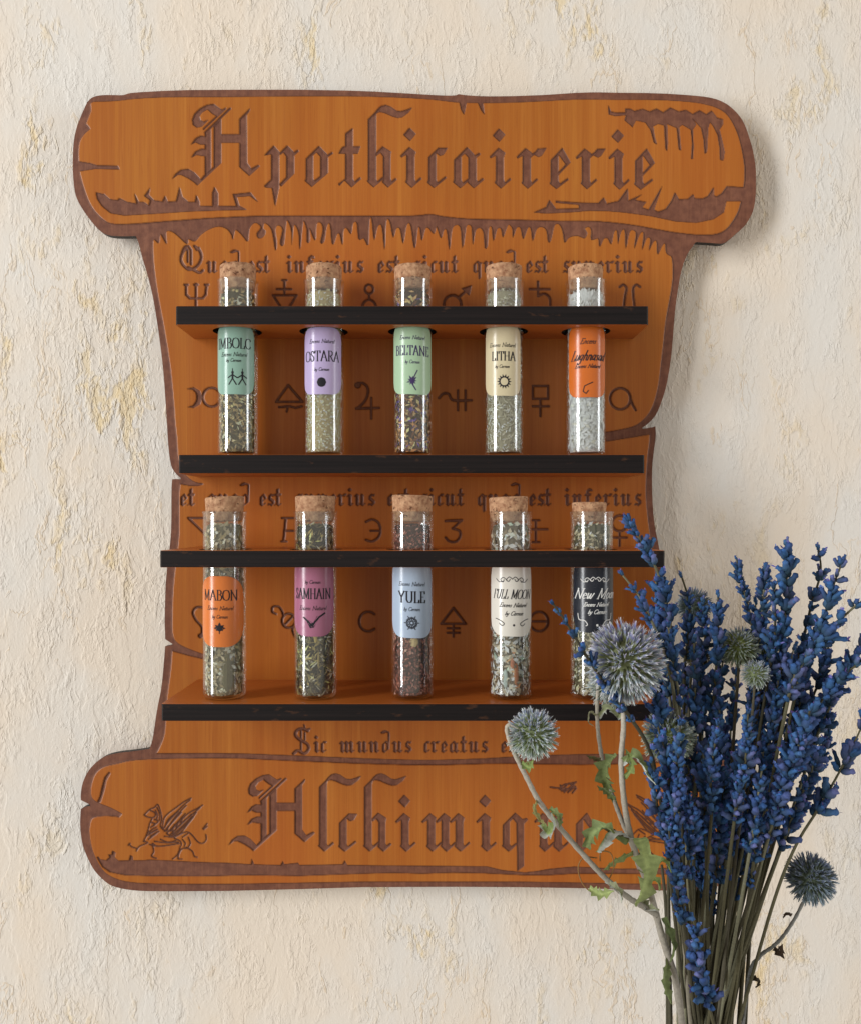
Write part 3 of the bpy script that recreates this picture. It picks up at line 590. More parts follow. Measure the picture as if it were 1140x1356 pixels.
# ------------------------------------------------------------ tubes
SEG = 56
def lathe(prof, cx, cy, z0, seg=SEG, closed=False):
    V = []; F = []
    for r, z in prof:
        for i in range(seg):
            a = 2*math.pi*i/seg; V.append((cx+r*math.cos(a), cy+r*math.sin(a), z0+z))
    n = len(prof)
    for j in range(n-1):
        for i in range(seg):
            i2 = (i+1) % seg; F.append((j*seg+i, j*seg+i2, (j+1)*seg+i2, (j+1)*seg+i))
    return V, F
INK = mat_plain('black_ink', lin(28, 26, 34), .6)
INKW = mat_plain('white_ink', lin(226, 226, 222), .6)
INKP = mat_plain('violet_ink', lin(66, 52, 96), .6)
def tube(cpx, yT, zbase, title, colr, herbs, word, icon, top_px, lab, rot=0.0, h=None, corkr=.0089, corkh=.0075, corkx=0, ink=None, tilt=0.0, core=(60, 50, 35), fl=(1.0, 1.0), lwid=1.62, extra=None, n=1500, script=False, hfill=None, wsub=True, wv=None, cork_label=None):
    h = h or (.0893 if yT == Y1T else .0884)
    if yT != Y1T: corkh -= .0009
    cx = wx(cpx, yT); cy = yT; sk = random.Random(int(cpx)).uniform(-.035, .035); RO = .01005; RI = .00945
    root = empty('glass_tube', (cx, cy, zbase)); 
    tag(root, title, 'glass tube', 'corked glass tubes of dried herbs on the rack')
    def part(name, V, F, mats, smooth=True, cols=None, parent=None):
        me = mesh_np(name, V, F, mats, smooth, cols)
        o = bpy.data.objects.new(name, me); child_of(o, root)
        if parent is not None: o.parent = parent; o.matrix_parent_inverse = Matrix.Identity(4); o.matrix_parent_inverse = Matrix.Identity(4)
        return o
    # glass wall
    prof = [(.0001, .0004), (.006, .0002), (.0085, .0002), (.0095, .0007), (.00995, .0017), (RO, .003), (RO, h-.0022), (RO+.0001, h-.0012), (RO+.0004, h-.0006), (RO+.0003, h-.0001), (RO-.0002, h), (RI+.0001, h-.0004), (RI, h-.0014), (RI, .0036), (RI-.0004, .0024), (RI-.0016, .0016), (.0001, .0014)]
    V, F = lathe(prof, cx, cy, zbase); part('glass_wall', V, F, (M_GLASS,))
    # cork
    rr = random.Random(int(cpx*7))
    cp = []
    zc0 = h-.0048; zc1 = h+corkh
    prof = [(.0001, zc0), (corkr*.88, zc0), (corkr*.93, zc0+.0006), (corkr*1.0, h+.0004), (corkr*1.03, zc1-.0008), (corkr*.99, zc1-.0001), (corkr*.6, zc1+.0001), (.0001, zc1)]
    V, F = lathe(prof, cx+corkx, cy, zbase, 40)
    V = [(x+(rr.random()-.5)*.00028, y+(rr.random()-.5)*.00028, z+(rr.random()-.5)*.00022) for x, y, z in V]
    if tilt:
        V = [(x, y, z+(x-cx)*tilt) for x, y, z in V]
    part('cork_stopper', V, F, (M_CORK,))
    # herbs: a dark heart and a packed skin of flakes
    hf = hfill or (h-.0058)
    V, F = lathe([(.0001, .0018), (.0080, .0019), (.0083, .0026), (.0084, hf-.0015), (.0070, hf-.0005), (.0001, hf)], cx, cy, zbase, 24)
    V = [tuple(v) for v in V]; cols = [tuple(min(.8, q*2.0) for q in lin(*core))]*len(V)
    pal, wts = [p[0] for p in herbs], [p[1] for p in herbs]
    for i in range(n):
        a = rr.uniform(0, 2*math.pi)
        if math.sin(a) > .35: a = -a
        r = rr.uniform(.0083, .0092); z = rr.uniform(.002, hf)
        if z > hf-.004: r *= rr.uniform(.7, 1)
        c = lin(*rr.choices(pal, wts)[0]); k = rr.uniform(.75, 1.5); c = tuple(min(.86, q*k*1.62) for q in c)
        L = rr.uniform(.0005, .0017)*fl[0]; W = rr.uniform(.0003, .0008)*fl[1]
        ph = rr.uniform(0, math.pi)
        t = Vector((-math.sin(a), math.cos(a), 0)); nrm = Vector((math.cos(a), math.sin(a), 0)); up = Vector((0, 0, 1))
        d = t*math.cos(ph)+up*math.sin(ph); e = (t*-math.sin(ph)+up*math.cos(ph)+nrm*rr.uniform(-.5, .5)).normalized()
        p = Vector((cx, cy, zbase+z))+nrm*r
        b = len(V)
        q = [p+d*L, p+e*W+nrm*.00012, p-d*L*rr.uniform(.6, 1), p-e*W+nrm*rr.uniform(-.0001, .0002)]
        for v in q:
            vv = v-Vector((cx, cy, 0)); rad = math.hypot(vv.x, vv.y)
            if rad > .00936: s = .00936/rad; v = Vector((cx+vv.x*s, cy+vv.y*s, v.z))
            v.z = max(zbase+.0018, v.z); V.append(tuple(v)); cols.append(c)
        F.append((b, b+1, b+2)); F.append((b, b+2, b+3))
    for (a, z, rs, rz, c) in (extra or ()):            # single larger pieces lying against the glass
        b = len(V); m = 7
        for j in range(m+1):
            for i in range(8):
                th = math.pi*j/m; fi = 2*math.pi*i/8
                la = a+rs*math.sin(th)*math.cos(fi)/.0088; lz = z+rz*math.cos(th); lr = .0089+.00045*math.sin(th)*math.sin(fi)
                V.append((cx+lr*math.sin(la), cy-lr*math.cos(la), zbase+lz)); cols.append(lin(*c))
        for j in range(m):
            for i in range(8): F.append((b+j*8+i, b+j*8+(i+1) % 8, b+(j+1)*8+(i+1) % 8, b+(j+1)*8+i))
    o = part('herb_filling', V, F, (M_HERB,), False, cols); o['kind'] = 'stuff'
    # paper label
    lw = lab.get('w', lwid)*RO; bot_px = lab['b']; topp = lab['t']; d = DB+cy-RO
    zt = (HZP-topp)/FOC*d; zb = (HZP-bot_px)/FOC*d; hh = zt-zb; cr = min(lab.get('r', .0062), hh*.48); RL = RO+.00012
    NU, NV = 40, 6; V = []; F = []
    for i in range(NU+1):
        u = -lw/2*1.0+lw*i/NU; e = abs(u)-(lw/2-cr); cut = cr-math.sqrt(max(0, cr*cr-e*e)) if e > 0 else 0
        for j in range(NV+1):
            v = -hh/2+cut+(hh-2*cut)*j/NV; th = u/RL+rot
            V.append((cx+RL*math.sin(th), cy-RL*math.cos(th), (zt+zb)/2+v+u*sk))
    for i in range(NU):
        for j in range(NV):
            b = i*(NV+1)+j; F.append((b, b+NV+1, b+NV+2, b+1))
    gm = sum(colr)/3; colr = tuple(c*.88+gm*.12 for c in colr)
    lm = mat_plain('label_paper', lin(*colr), .2, .55, .10)
    lo = part('paper_label', V, F, (lm,), True)
    W = Wrap(RL+.00008, cx, cy, 0, rot, sk); u1 = mm(1, cy-RO)
    def Z(py): return (HZP-py)/FOC*d
    W.px = u1; W.Z = Z
    word(W); 
    me = mesh_np('label_print', W.V, W.F, (ink or INK,)); po = bpy.data.objects.new('label_print', me)
    col.objects.link(po); po.parent = lo
    if icon: pass
    return root

def small(W, t, py, hpx=4.6, x=0, w=.55, shear=.25): W.text(t, x*W.px, W.Z(py), hpx*W.px, w*W.px, shear, 1.05, False)
def w_imbolc(W):
    W.text('IMBOLC', -1*W.px, W.Z(461), 13.5*W.px, 1.6*W.px, 0, .86)
    small(W, 'Encens Naturel', 471.5, 5.2); small(W, 'by Cernon', 479, 4.4)
    for x in (-1, 12):
        W.disc(x*W.px, W.Z(493), 1.8*W.px, 8); W.stroke([(x*W.px, W.Z(494)), (x*W.px, W.Z(502))], 2.4*W.px)
        for q in ('-6,-500 0,-496 6,-500', '-5,-509 0,-501 5,-509'): W.stroke([((x+a)*W.px, W.Z(-b)) for a, b in parse(q)], 1.5*W.px)
        W.stroke([(x*W.px, W.Z(488)), (x*W.px, W.Z(493))], 1.*W.px)
def w_ostara(W):
    small(W, 'Encens Naturel', 454, 5); W.text('OSTARA', 0, W.Z(478), 13.5*W.px, 1.6*W.px, 0, .84); small(W, 'by Cernon', 491, 4.4)
    W.disc(0, W.Z(506), 6.3*W.px, 14)
def w_belt(W):
    small(W, 'Encens Naturel', 449, 5); W.text('BELTANE', 0, W.Z(470), 12.5*W.px, 1.6*W.px, 0, .78); small(W, 'by Cernon', 481, 4.4)
    for k in range(9):
        a = 2*math.pi*k/9; r = 8 if k % 2 else 6.5
        W.quad([(0, W.Z(504)), ((r*.5*math.cos(a-.35))*W.px, W.Z(504)+r*.5*math.sin(a-.35)*W.px), (r*math.cos(a)*W.px, W.Z(504)+r*math.sin(a)*W.px), (r*.5*math.cos(a+.35)*W.px, W.Z(504)+r*.5*math.sin(a+.35)*W.px)])
    W.stroke([(2*W.px, W.Z(500)), (7*W.px, W.Z(490))], 1.3*W.px); W.stroke([(0, W.Z(508)), (5*W.px, W.Z(516))], 1.5*W.px)
def sun(W, py, r, n, x=0, fill=False):
    zc = W.Z(py)
    W.stroke([((x+r*.62*math.cos(2*math.pi*i/20))*W.px, zc+r*.62*math.sin(2*math.pi*i/20)*W.px) for i in range(21)], 1.5*W.px)
    for k in range(n):
        a = 2*math.pi*k/n; p = lambda rr_, aa: ((x+rr_*math.cos(aa))*W.px, zc+rr_*math.sin(aa)*W.px)
        W.quad([p(r*.66, a-.22), p(r*1.05, a), p(r*.66, a+.22)][::-1])
def w_litha(W):
    small(W, 'Encens Naturel', 459, 5.2); W.text('LITHA', 2*W.px, W.Z(477), 11.5*W.px, 1.6*W.px, 0, .84); small(W, 'by Cernon', 487, 4.2); sun(W, 505, 9.5, 14, 3)
def w_lugh(W):
    small(W, 'Encens', 455, 7, 0, .8, .5); W.text('Lughnasad', 0, W.Z(477), 13*W.px, 1.6*W.px, .55, .86); small(W, 'Encens Naturel', 487, 5, 0, .7, .5)
    W.stroke([((a)*W.px, W.Z(b)) for a, b in ((-6, 518), (-4, 511), (0, 509), (7, 506))], 1.2*W.px); W.stroke([((a)*W.px, W.Z(b)) for a, b in ((-6, 518), (-2, 521), (1, 517))], 1.2*W.px)
def w_mabon(W):
    W.text('MABON', 0, W.Z(795), 13.5*W.px, 1.6*W.px, 0, .86); small(W, 'Encens Naturel', 808, 5.2); small(W, 'by Cernon', 819, 4.6)
    z0 = W.Z(832)
    for a, r in ((90, 8), (35, 7.5), (145, 7.5), (0, 8), (180, 8), (-35, 6), (215, 6)):
        a = R(a); W.quad([(0, z0-1.5*W.px), (r*.6*math.cos(a-.4)*W.px, z0+r*.6*math.sin(a-.4)*W.px), (r*math.cos(a)*W.px, z0+r*math.sin(a)*W.px), (r*.6*math.cos(a+.4)*W.px, z0+r*.6*math.sin(a+.4)*W.px)])
    W.disc(0, z0, 4*W.px); W.stroke([(0, z0), (0, z0-7*W.px)], 1.2*W.px)
def w_samh(W):
    small(W, 'by Cernon', 773, 4.6); W.text('SAMHAIN', 0, W.Z(793), 13.5*W.px, 1.6*W.px, 0, .72); small(W, 'Encens Naturel', 808, 5.4)
    for pts in ((( -12, 818), (-6, 823), (0, 829)), ((17, 812), (9, 817), (3, 824), (0, 829))):
        W.stroke([(a*W.px, W.Z(b)) for a, b in pts], 2.2*W.px)
    W.quad([(a*W.px, W.Z(b)) for a, b in ((-9, 821), (-3, 832), (2, 831), (9, 818), (16, 812), (6, 816), (1, 825), (-4, 822))][::-1])
def w_yule(W):
    small(W, 'Encens Naturel', 776, 5.2); W.text('YULE', 0, W.Z(798), 14.5*W.px, 2.2*W.px, 0, .92); small(W, 'by Cernon', 809, 4.8)
    z0 = W.Z(825)
    for k in range(12):
        a = math.pi*k/6; c, s = math.cos(a), math.sin(a); r = 10 if k % 2 == 0 else 8
        W.stroke([(c*2*W.px, z0+s*2*W.px), (c*r*W.px, z0+s*r*W.px)], 1.1*W.px)
        for q in (-.35, .35): W.stroke([(c*5*W.px, z0+s*5*W.px), (math.cos(a+q)*7.5*W.px, z0+math.sin(a+q)*7.5*W.px)], .9*W.px)
def scroll_orn(W, py, x=0, s=1.0):
    f = lambda pts: W.stroke([((x+a*s)*W.px, W.Z(py+b*s)) for a, b in cat(pts, 4)], .95*W.px)
    for k in (1, -1):
        f([(0, 0), (k*4, -3), (k*8, 1), (k*5, 3), (k*3, 0)]); f([(k*7, 2), (k*12, -2), (k*16, 1), (k*13, 4), (k*11, 1)]); f([(k*12, 3), (k*18, 4), (k*23, 0)])
def w_full(W):
    scroll_orn(W, 767); W.text('FULL MOON', 0, W.Z(793), 12*W.px, 1.3*W.px, .35, .70); small(W, 'Encens Naturel', 804, 5.4, 1, .7, .5); small(W, 'by Cernon', 815, 5.4, 2, .7, .5)
    for k in (-1, 1): W.stroke([((k*a)*W.px, W.Z(b)) for a, b in cat([(24, 820), (17, 822), (11, 826), (14, 829), (18, 826)], 4)], 1*W.px)
    W.disc(2*W.px, W.Z(828), 1.5*W.px, 8)
def w_new(W):
    scroll_orn(W, 767, 0, .9); W.text('New Moon', 0, W.Z(793), 13.5*W.px, 1.5*W.px, .5, .95); small(W, 'Encens Naturel', 803, 5, 1, .75, .5); small(W, 'by Cernon', 813, 5.6, 2, .75, .5)
    for k in (-1, 1): W.stroke([((k*a)*W.px, W.Z(b)) for a, b in cat([(25, 813), (23, 821), (15, 822), (11, 827), (13, 829)], 4)], 1.1*W.px)
    W.disc(2*W.px, W.Z(828), 1.6*W.px, 8)

zb1 = z2t+.0002; zb2 = z4t+.0002
GREEN = [((142, 122, 82), 4), ((176, 152, 108), 3), ((104, 94, 62), 3), ((206, 190, 150), 2), ((84, 68, 46), 1)]
tube(315.5, Y1T, zb1, 'tube with a sea green IMBOLC label, first from the left in the upper row', (142, 184, 166), GREEN, w_imbolc, 1, 366, dict(t=429, b=522, w=2.3), corkh=.0078, tilt=.03, fl=(1.1, 1), core=(58, 52, 34))
tube(429.5, Y1T, zb1, 'tube with a lilac OSTARA label beside the sea green one', (190, 172, 218), [((196, 184, 146), 4), ((214, 204, 170), 3), ((158, 146, 108), 2), ((228, 220, 194), 1)], w_ostara, 1, 366, dict(t=433, b=522, w=2.3), fl=(.7, .7), core=(140, 126, 92), n=2000, corkh=.0075)
tube(546.5, Y1T, zb1, 'tube with a pale green BELTANE label over brown and purple petals', (170, 205, 166), [((150, 108, 66), 4), ((196, 158, 110), 3), ((92, 60, 40), 3), ((86, 66, 128), 1.3), ((60, 46, 30), 2)], w_belt, 1, 366, dict(t=429, b=522, w=2.4), fl=(1.5, 1.1), core=(48, 32, 22), ink=INKP, corkh=.0072, corkr=.0091)
tube(667, Y1T, zb1, 'tube with a beige LITHA sun label over grey green herbs', (214, 200, 160), [((178, 172, 152), 4), ((148, 142, 120), 3), ((206, 200, 184), 3), ((108, 102, 82), 1)], w_litha, 1, 366, dict(t=429, b=524, w=2.1), rot=-.18, fl=(1.3, .5), core=(120, 114, 94), n=1900, corkh=.0075)
tube(775.5, Y1T, zb1, 'tube with an orange handwritten label over whitish fluff, last in the upper row', (222, 108, 30), [((226, 222, 212), 5), ((200, 196, 186), 3), ((240, 237, 230), 3), ((160, 156, 144), .6)], w_lugh, 1, 366, dict(t=429, b=526, w=2.2), rot=-.1, fl=(1.5, 1.2), core=(206, 202, 192), corkh=.0072, corkr=.0086, corkx=-.0003)
tube(298, Y2T, zb2, 'tube with an orange MABON maple leaf label, first in the lower row', (232, 122, 46), [((164, 152, 126), 4), ((194, 184, 162), 3), ((128, 116, 88), 3), ((142, 126, 88), 2)], w_mabon, 1, 678, dict(t=763, b=857, w=2.6, r=.0105), fl=(1.2, 1.3), core=(86, 80, 60), corkh=.0078, tilt=.05, extra=[(.35, .012, .0022, .010, (126, 118, 82)), (.62, .009, .0014, .007, (112, 104, 72))])
tube(418, Y2T, zb2, 'tube with a mauve SAMHAIN bat label over dark twiggy herbs', (176, 104, 134), [((98, 90, 62), 4), ((140, 124, 78), 2), ((200, 178, 112), 1.4), ((64, 56, 42), 3), ((176, 168, 150), 1)], w_samh, 1, 678, dict(t=738, b=843, w=2.3, r=.008), fl=(1.6, .8), core=(34, 32, 22), corkh=.0082, corkr=.0092, extra=[(.15, .030, .0009, .0032, (202, 176, 102)), (.3, .019, .0005, .0045, (176, 156, 96))])
tube(546, Y2T, zb2, 'tube with a pale blue YULE snowflake label over red brown bark with one cream seed', (170, 190, 214), [((122, 74, 64), 4), ((88, 52, 46), 3), ((148, 98, 82), 2), ((176, 130, 116), .8)], w_yule, 1, 678, dict(t=742, b=845, w=2.3, r=.0072), fl=(.8, .9), core=(52, 32, 28), n=1900, corkh=.0085, corkr=.0094, tilt=-.03, extra=[(.12, .0272, .0020, .0024, (226, 200, 146))])
tube(675.5, Y2T, zb2, 'tube with a white FULL MOON label over grey, white and coral flakes', (226, 221, 208), [((204, 196, 178), 4), ((164, 152, 132), 3), ((226, 220, 208), 2.4), ((104, 92, 74), 2), ((206, 134, 96), .4), ((170, 184, 168), .6)], w_full, 1, 678, dict(t=742, b=843, w=2.4, r=.0078), fl=(1.6, 1.5), core=(84, 76, 62), n=1100, corkh=.0078, corkr=.0090, corkx=-.0009, tilt=.04, extra=[(.22, .012, .0012, .0055, (204, 132, 88)), (-.35, .010, .0012, .0045, (190, 204, 198)), (.02, .017, .001, .003, (206, 128, 92))])
tube(783, Y2T, zb2, 'tube with a black New Moon label and a narrow crooked cork, behind the large thistle', (38, 42, 52), [((172, 162, 134), 4), ((134, 124, 98), 3), ((206, 198, 178), 2), ((88, 82, 62), 2)], w_new, 1, 678, dict(t=742, b=838, w=2.4, r=.0075), fl=(1.2, .9), core=(70, 68, 50), corkh=.0052, corkr=.0079, corkx=-.0013, ink=INKW)

# ------------------------------------------------------------ dried flowers
def frame(path):
    T = []
    for i in range(len(path)):
        a = path[max(0, i-1)]; b = path[min(len(path)-1, i+1)]; T.append((b-a).normalized())
    return T
def sweep(path, rad, seg=6):
    T = frame(path); V = []; F = []
    up = Vector((0, -1, 0))
    for p, t, r in zip(path, T, rad):
        s = t.cross(up); s = s.normalized() if s.length > 1e-4 else Vector((1, 0, 0)); u = s.cross(t).normalized()
        for i in range(seg):
            a = 2*math.pi*i/seg; V.append(tuple(p+s*math.cos(a)*r+u*math.sin(a)*r))
    for j in range(len(path)-1):
        for i in range(seg):
            F.append((j*seg+i, j*seg+(i+1) % seg, (j+1)*seg+(i+1) % seg, (j+1)*seg+i))
    F.append(tuple(range(seg))[::-1]); b = (len(path)-1)*seg; F.append(tuple(range(b, b+seg)))
    return V, F
def cat3(pts, n=6):
    return [Vector(p) for p in cat([tuple(p) for p in pts], n)]
STEMC = [lin(110, 106, 80), lin(88, 84, 60), lin(124, 122, 98), lin(76, 72, 54)]
def bud(V, F, C, M, L, W, c0, c1, rr):
    prof = [(.25, 0), (.75, .12), (1.0, .35), (.95, .58), (.7, .76), (.86, .92), (.35, 1.0)]
    b = len(V); seg = 6
    for j, (r, z) in enumerate(prof):
        for i in range(seg):
            a = 2*math.pi*i/seg; k = 1+.16*(i % 2)
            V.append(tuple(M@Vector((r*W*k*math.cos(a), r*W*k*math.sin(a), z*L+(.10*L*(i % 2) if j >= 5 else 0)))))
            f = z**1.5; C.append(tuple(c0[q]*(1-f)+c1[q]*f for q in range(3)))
    for j in range(len(prof)-1):
        for i in range(seg): F.append((b+j*seg+i, b+j*seg+(i+1) % seg, b+(j+1)*seg+(i+1) % seg, b+(j+1)*seg+i))
    F.append(tuple(b+(len(prof)-1)*seg+i for i in range(seg)))
BL = [lin(64, 106, 170), lin(60, 98, 158), lin(78, 120, 178), lin(66, 96, 158), lin(46, 76, 122), lin(66, 114, 180), lin(86, 104, 162)]
def whorl_mesh(seed, nb, size=1.0, spread=(28, 58), name='flower_whorl'):
    rr = random.Random(seed); V = []; F = []; C = []
    for k in range(nb):
        a = 2*math.pi*k/nb+rr.uniform(-.3, .3); tl = R(rr.uniform(*spread))
        L = .0044*rr.uniform(.6, 1.25)*size; W = .00112*rr.uniform(.72, 1.2)*size
        M = Matrix.Translation((0, 0, rr.uniform(-.0016, .0016)*size))@Matrix.Rotation(a, 4, 'Z')@Matrix.Rotation(tl, 4, 'Y')@Matrix.Translation((0, 0, .0007*size))
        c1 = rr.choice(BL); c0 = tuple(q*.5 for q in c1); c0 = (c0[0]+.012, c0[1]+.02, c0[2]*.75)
        if rr.random() < .16: continue
        if rr.random() < .10: c1 = lin(120, 128, 188)
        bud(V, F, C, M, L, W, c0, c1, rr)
        if rr.random() < .35:                                      # a shrivelled open corolla
            tip = M@Vector((0, 0, L)); cc = rr.choice([lin(120, 116, 190), lin(104, 130, 196), lin(86, 70, 130)])
            for q in range(3):
                dv = Vector((rr.uniform(-1, 1), rr.uniform(-1, 1), rr.uniform(0, 1)))*.0011; b = len(V)
                s = Vector((rr.uniform(-1, 1), rr.uniform(-1, 1), rr.uniform(-1, 1)))*.0004
                V += [tuple(tip), tuple(tip+dv*.7+s), tuple(tip+dv*1.3), tuple(tip+dv*.7-s)]; C += [cc]*4; F.append((b, b+1, b+2, b+3))
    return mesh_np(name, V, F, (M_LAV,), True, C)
WH = [whorl_mesh(i, rr_, 1.0, sp) for i, (rr_, sp) in enumerate([(7, (8, 46)), (7, (10, 52)), (6, (12, 58)), (8, (8, 44)), (6, (10, 40)), (5, (15, 66)), (6, (16, 62)), (4, (10, 50))])]
WTIP = [whorl_mesh(40+i, 4, .82, (6, 26)) for i in range(3)]
WSP = [whorl_mesh(60+i, 3, 1.0, (20, 60)) for i in range(3)]
LG = 'dried lavender stems in the bouquet'
BASE = (927, 1440)
def lavender(pts, yd, frac, label, dens=1.0, size=1.0, dark=False, base=None, sparse=False, stemr=.00062, marks=None):
    """pts: photo pixels from tip downwards; the flower spike covers the first 'frac' pixels of the stem"""
    rr = rnd
    bx, by = base or (BASE[0]+rr.uniform(-26, 26), BASE[1])
    pp = list(pts)+[((pts[-1][0]*.35+bx*.65)+(pts[-1][0]-bx)*.02, pts[-1][1]*.35+by*.65), (bx, by)]
    tot = pp[-1][1]-pp[0][1]
    y0, y1 = yd if isinstance(yd, tuple) else (yd, -.095+rr.uniform(-.012, .012))
    path = cat3([P(x, y, y0+(y1-y0)*((y-pp[0][1])/tot)) for x, y in pp], 9)
    root = empty('lavender_stem', path[-1]); tag(root, label, 'lavender', LG)
    Vv, Ff = sweep(path, [stemr*(.55+.6*min(1, i/len(path)*1.6)) for i in range(len(path))], 6)
    sc = rr.choice(STEMC)
    child_of(bpy.data.objects.new('stem', mesh_np('stem', Vv, Ff, (M_STEM,), True, [sc]*len(Vv))), root)
    # arc length placement
    seg = [(path[i+1]-path[i]).length for i in range(len(path)-1)]; cum = [0]
    for s in seg: cum.append(cum[-1]+s)
    def at(s):
        s = min(max(s, 0), cum[-1]-1e-6); i = max(k for k in range(len(cum)-1) if cum[k] <= s)
        f = (s-cum[i])/seg[i]; return path[i].lerp(path[i+1], f), (path[i]-path[i+1]).normalized()
    L = mm(frac, y0); s = 0.0; k = 0
    rootinv = Matrix.Translation(-path[-1])
    if marks: L = 1; marks = [min(range(len(path)), key=lambda i, yy=yy: abs(HZP-path[i].z/(DB+path[i].y)*FOC-yy)) for yy in marks]
    while s < L:
        if marks is not None:
            if not marks: break
            s = cum[marks.pop(0)]
        p, t = at(s)
        me = rr.choice(WTIP) if k == 0 and marks is None else (rr.choice(WSP) if sparse and rr.random() < .6 else rr.choice(WH))
        o = bpy.data.objects.new('flower_whorl', me); col.objects.link(o); o.parent = root
        q = t.to_track_quat('Z', 'Y'); grow = min(1.0, .72+.1*k)
        o.matrix_local = rootinv@Matrix.Translation(p)@q.to_matrix().to_4x4()@Matrix.Rotation(rr.gauss(0, .16), 4, 'X')@Matrix.Rotation(rr.gauss(0, .16), 4, 'Y')@Matrix.Rotation(rr.uniform(0, 6.28), 4, 'Z')@Matrix.Diagonal([size*grow*rr.uniform(.74, 1.2)]*3+[1])
        s += .0040*size*rr.choice((.65, .85, 1, 1, 1.2, 1.55))/dens*(1+.9*max(0, s/L-.75)); k += 1
    return root
Q = lambda s: parse(s)
NAMED = [
 ('833,690 843,708 858,735 872,762 882,800 888,850', -.105, 185, 'lavender stem whose pale violet tip crosses the venus sign of the rack', 1.0, 1.05),
 ('732,800 745,818 760,842 778,872 800,905 830,945 858,990 872,1050', -.152, 235, 'thin lavender stem leaning far left across the large thistle head', .62, .78),
 ('824,762 846,790 862,822 878,862 892,920 900,1000', -.118, 150, 'lavender stem with a small pale tip under the right end of the third shelf', .7, .9),
 ('902,764 912,800 910,850 905,920', -.100, 150, 'lavender stem topped by one lone blue bud left of the dim small thistle', .7, .95),
 ('950,790 950,850 944,930 938,1010', -.112, 210, 'lavender stem with a violet blue tip just right of the dim small thistle', 1.1, 1.05),
 ('975,742 982,775 992,812 998,860 990,930', -.098, 150, 'slender sparse lavender stem, its bare tip standing left of the tall middle ones', .75, .85),
 ('1012,752 1010,795 1005,850 996,920', -.104, 170, 'slender lavender stem immediately left of the fattest tall spike', .95, .9),
 ('1041,727 1041,770 1038,830 1030,910 1010,1000', -.116, 230, 'fattest and tallest blue lavender spike with a crown of open buds', 1.2, 1.25),
 ('1083,728 1086,758 1074,800 1062,850 1040,930', -.108, 200, 'lavender stem with a crooked knobbly tip right of the fattest spike', .8, .95),
 ('1116,742 1104,772 1092,812 1072,862 1048,940', -.120, 210, 'lavender stem with a forked tip close to the right edge', 1.0, 1.0),
 ('1150,790 1128,806 1095,838 1062,878 1040,940', -.128, 190, 'lavender stem with broad greyish buds reaching out of the right edge', .85, 1.15),
 ('1160,838 1132,868 1104,910 1078,960 1050,1030', -.110, 220, 'lavender spike slanting out of the right edge below the greyish one', 1.15, 1.1),
 ('1150,872 1124,888 1092,922 1062,962 1038,1020', -.124, 200, 'blue lavender spike slanting right in front of the shaded one', 1.1, 1.1),
 ('1100,955 1092,990 1072,1040 1050,1085 1030,1130', -.085, 165, 'shaded, nearly black lavender spike on the right flank of the bouquet', 1.25, 1.1),
 ('1146,950 1120,1005 1086,1066 1052,1122 1022,1200', (-.130, -.10), 150, 'long bare lavender stem bending right with separate flower clusters near the edge', .34, 1.28),
 ('900,1030 893,1080 898,1140 902,1190', -.150, 210, 'knotty lavender spike running low down the left side of the stems', 1.0, .85),
 ('884,1090 889,1130 896,1180 905,1230', -.145, 190, 'knotty lavender spike hanging lowest along the left edge of the stalks', .95, .85),
 ('918,1235 926,1280 938,1330 948,1380', -.150, 190, 'lowest lavender spike, close to the bottom edge between the stems', 1.0, 1.15),
]
for s, yd, fr, lb, dn, sz in NAMED: lavender(Q(s), yd, fr, lb, dn, sz, marks=[955, 966, 1000, 1008, 1015, 1062, 1070, 1076] if 'long bare' in lb else None)
FILL = [(868, 770, 884, 900), (884, 830, 900, 960), (918, 850, 920, 990), (936, 900, 932, 1040), (880, 905, 890, 1050), (900, 960, 903, 1100), (960, 850, 950, 1000), (975, 880, 962, 1040), (995, 915, 978, 1060), (1015, 850, 996, 1010), (1030, 900, 1004, 1060), (1050, 860, 1022, 1010), (1068, 900, 1030, 1060), (1080, 830, 1046, 990), (950, 960, 940, 1100), (985, 990, 968, 1120), (1012, 985, 986, 1110), (1044, 960, 1008, 1090), (870, 960, 888, 1080), (925, 1020, 922, 1130), (960, 1030, 950, 1130), (1020, 1050, 996, 1150), (1000, 800, 994, 950), (1060, 980, 1022, 1090), (862, 1010, 880, 1110), (912, 1060, 912, 1160), (945, 1075, 942, 1160), (990, 1070, 976, 1160), (930, 800, 926, 900), (1025, 780, 1016, 900), (1100, 840, 1064, 960), (1072, 940, 1036, 1050), (1085, 985, 1050, 1080), (905, 890, 905, 1020), (858, 860, 880, 985), (938, 985, 934, 1110), (972, 1020, 962, 1140), (1008, 1020, 990, 1140), (1036, 1010, 1010, 1130), (878, 1010, 892, 1130), (905, 1000, 908, 1120), (930, 1050, 930, 1150), (1024, 955, 1000, 1080), (952, 930, 946, 1060), (990, 945, 974, 1070), (1112, 890, 1076, 990), (870, 905, 886, 1020)]
ORD = ['first', 'second', 'third', 'fourth', 'fifth', 'sixth', 'seventh', 'eighth', 'ninth', 'tenth', 'eleventh', 'twelfth', 'thirteenth', 'fourteenth', 'fifteenth', 'sixteenth', 'seventeenth', 'eighteenth', 'nineteenth', 'twentieth', 'twenty-first', 'twenty-second', 'twenty-third', 'twenty-fourth']
def rowof(f): return 'upper' if f[1] < 865 else ('middle' if f[1] < 965 else 'lower')
def fill_label(f):
    row = sorted([g for g in FILL if rowof(g) == rowof(f)]); k = ORD[row.index(f)]
    return f'{k} from the left of the {rowof(f)} blue lavender tips packed inside the bouquet'
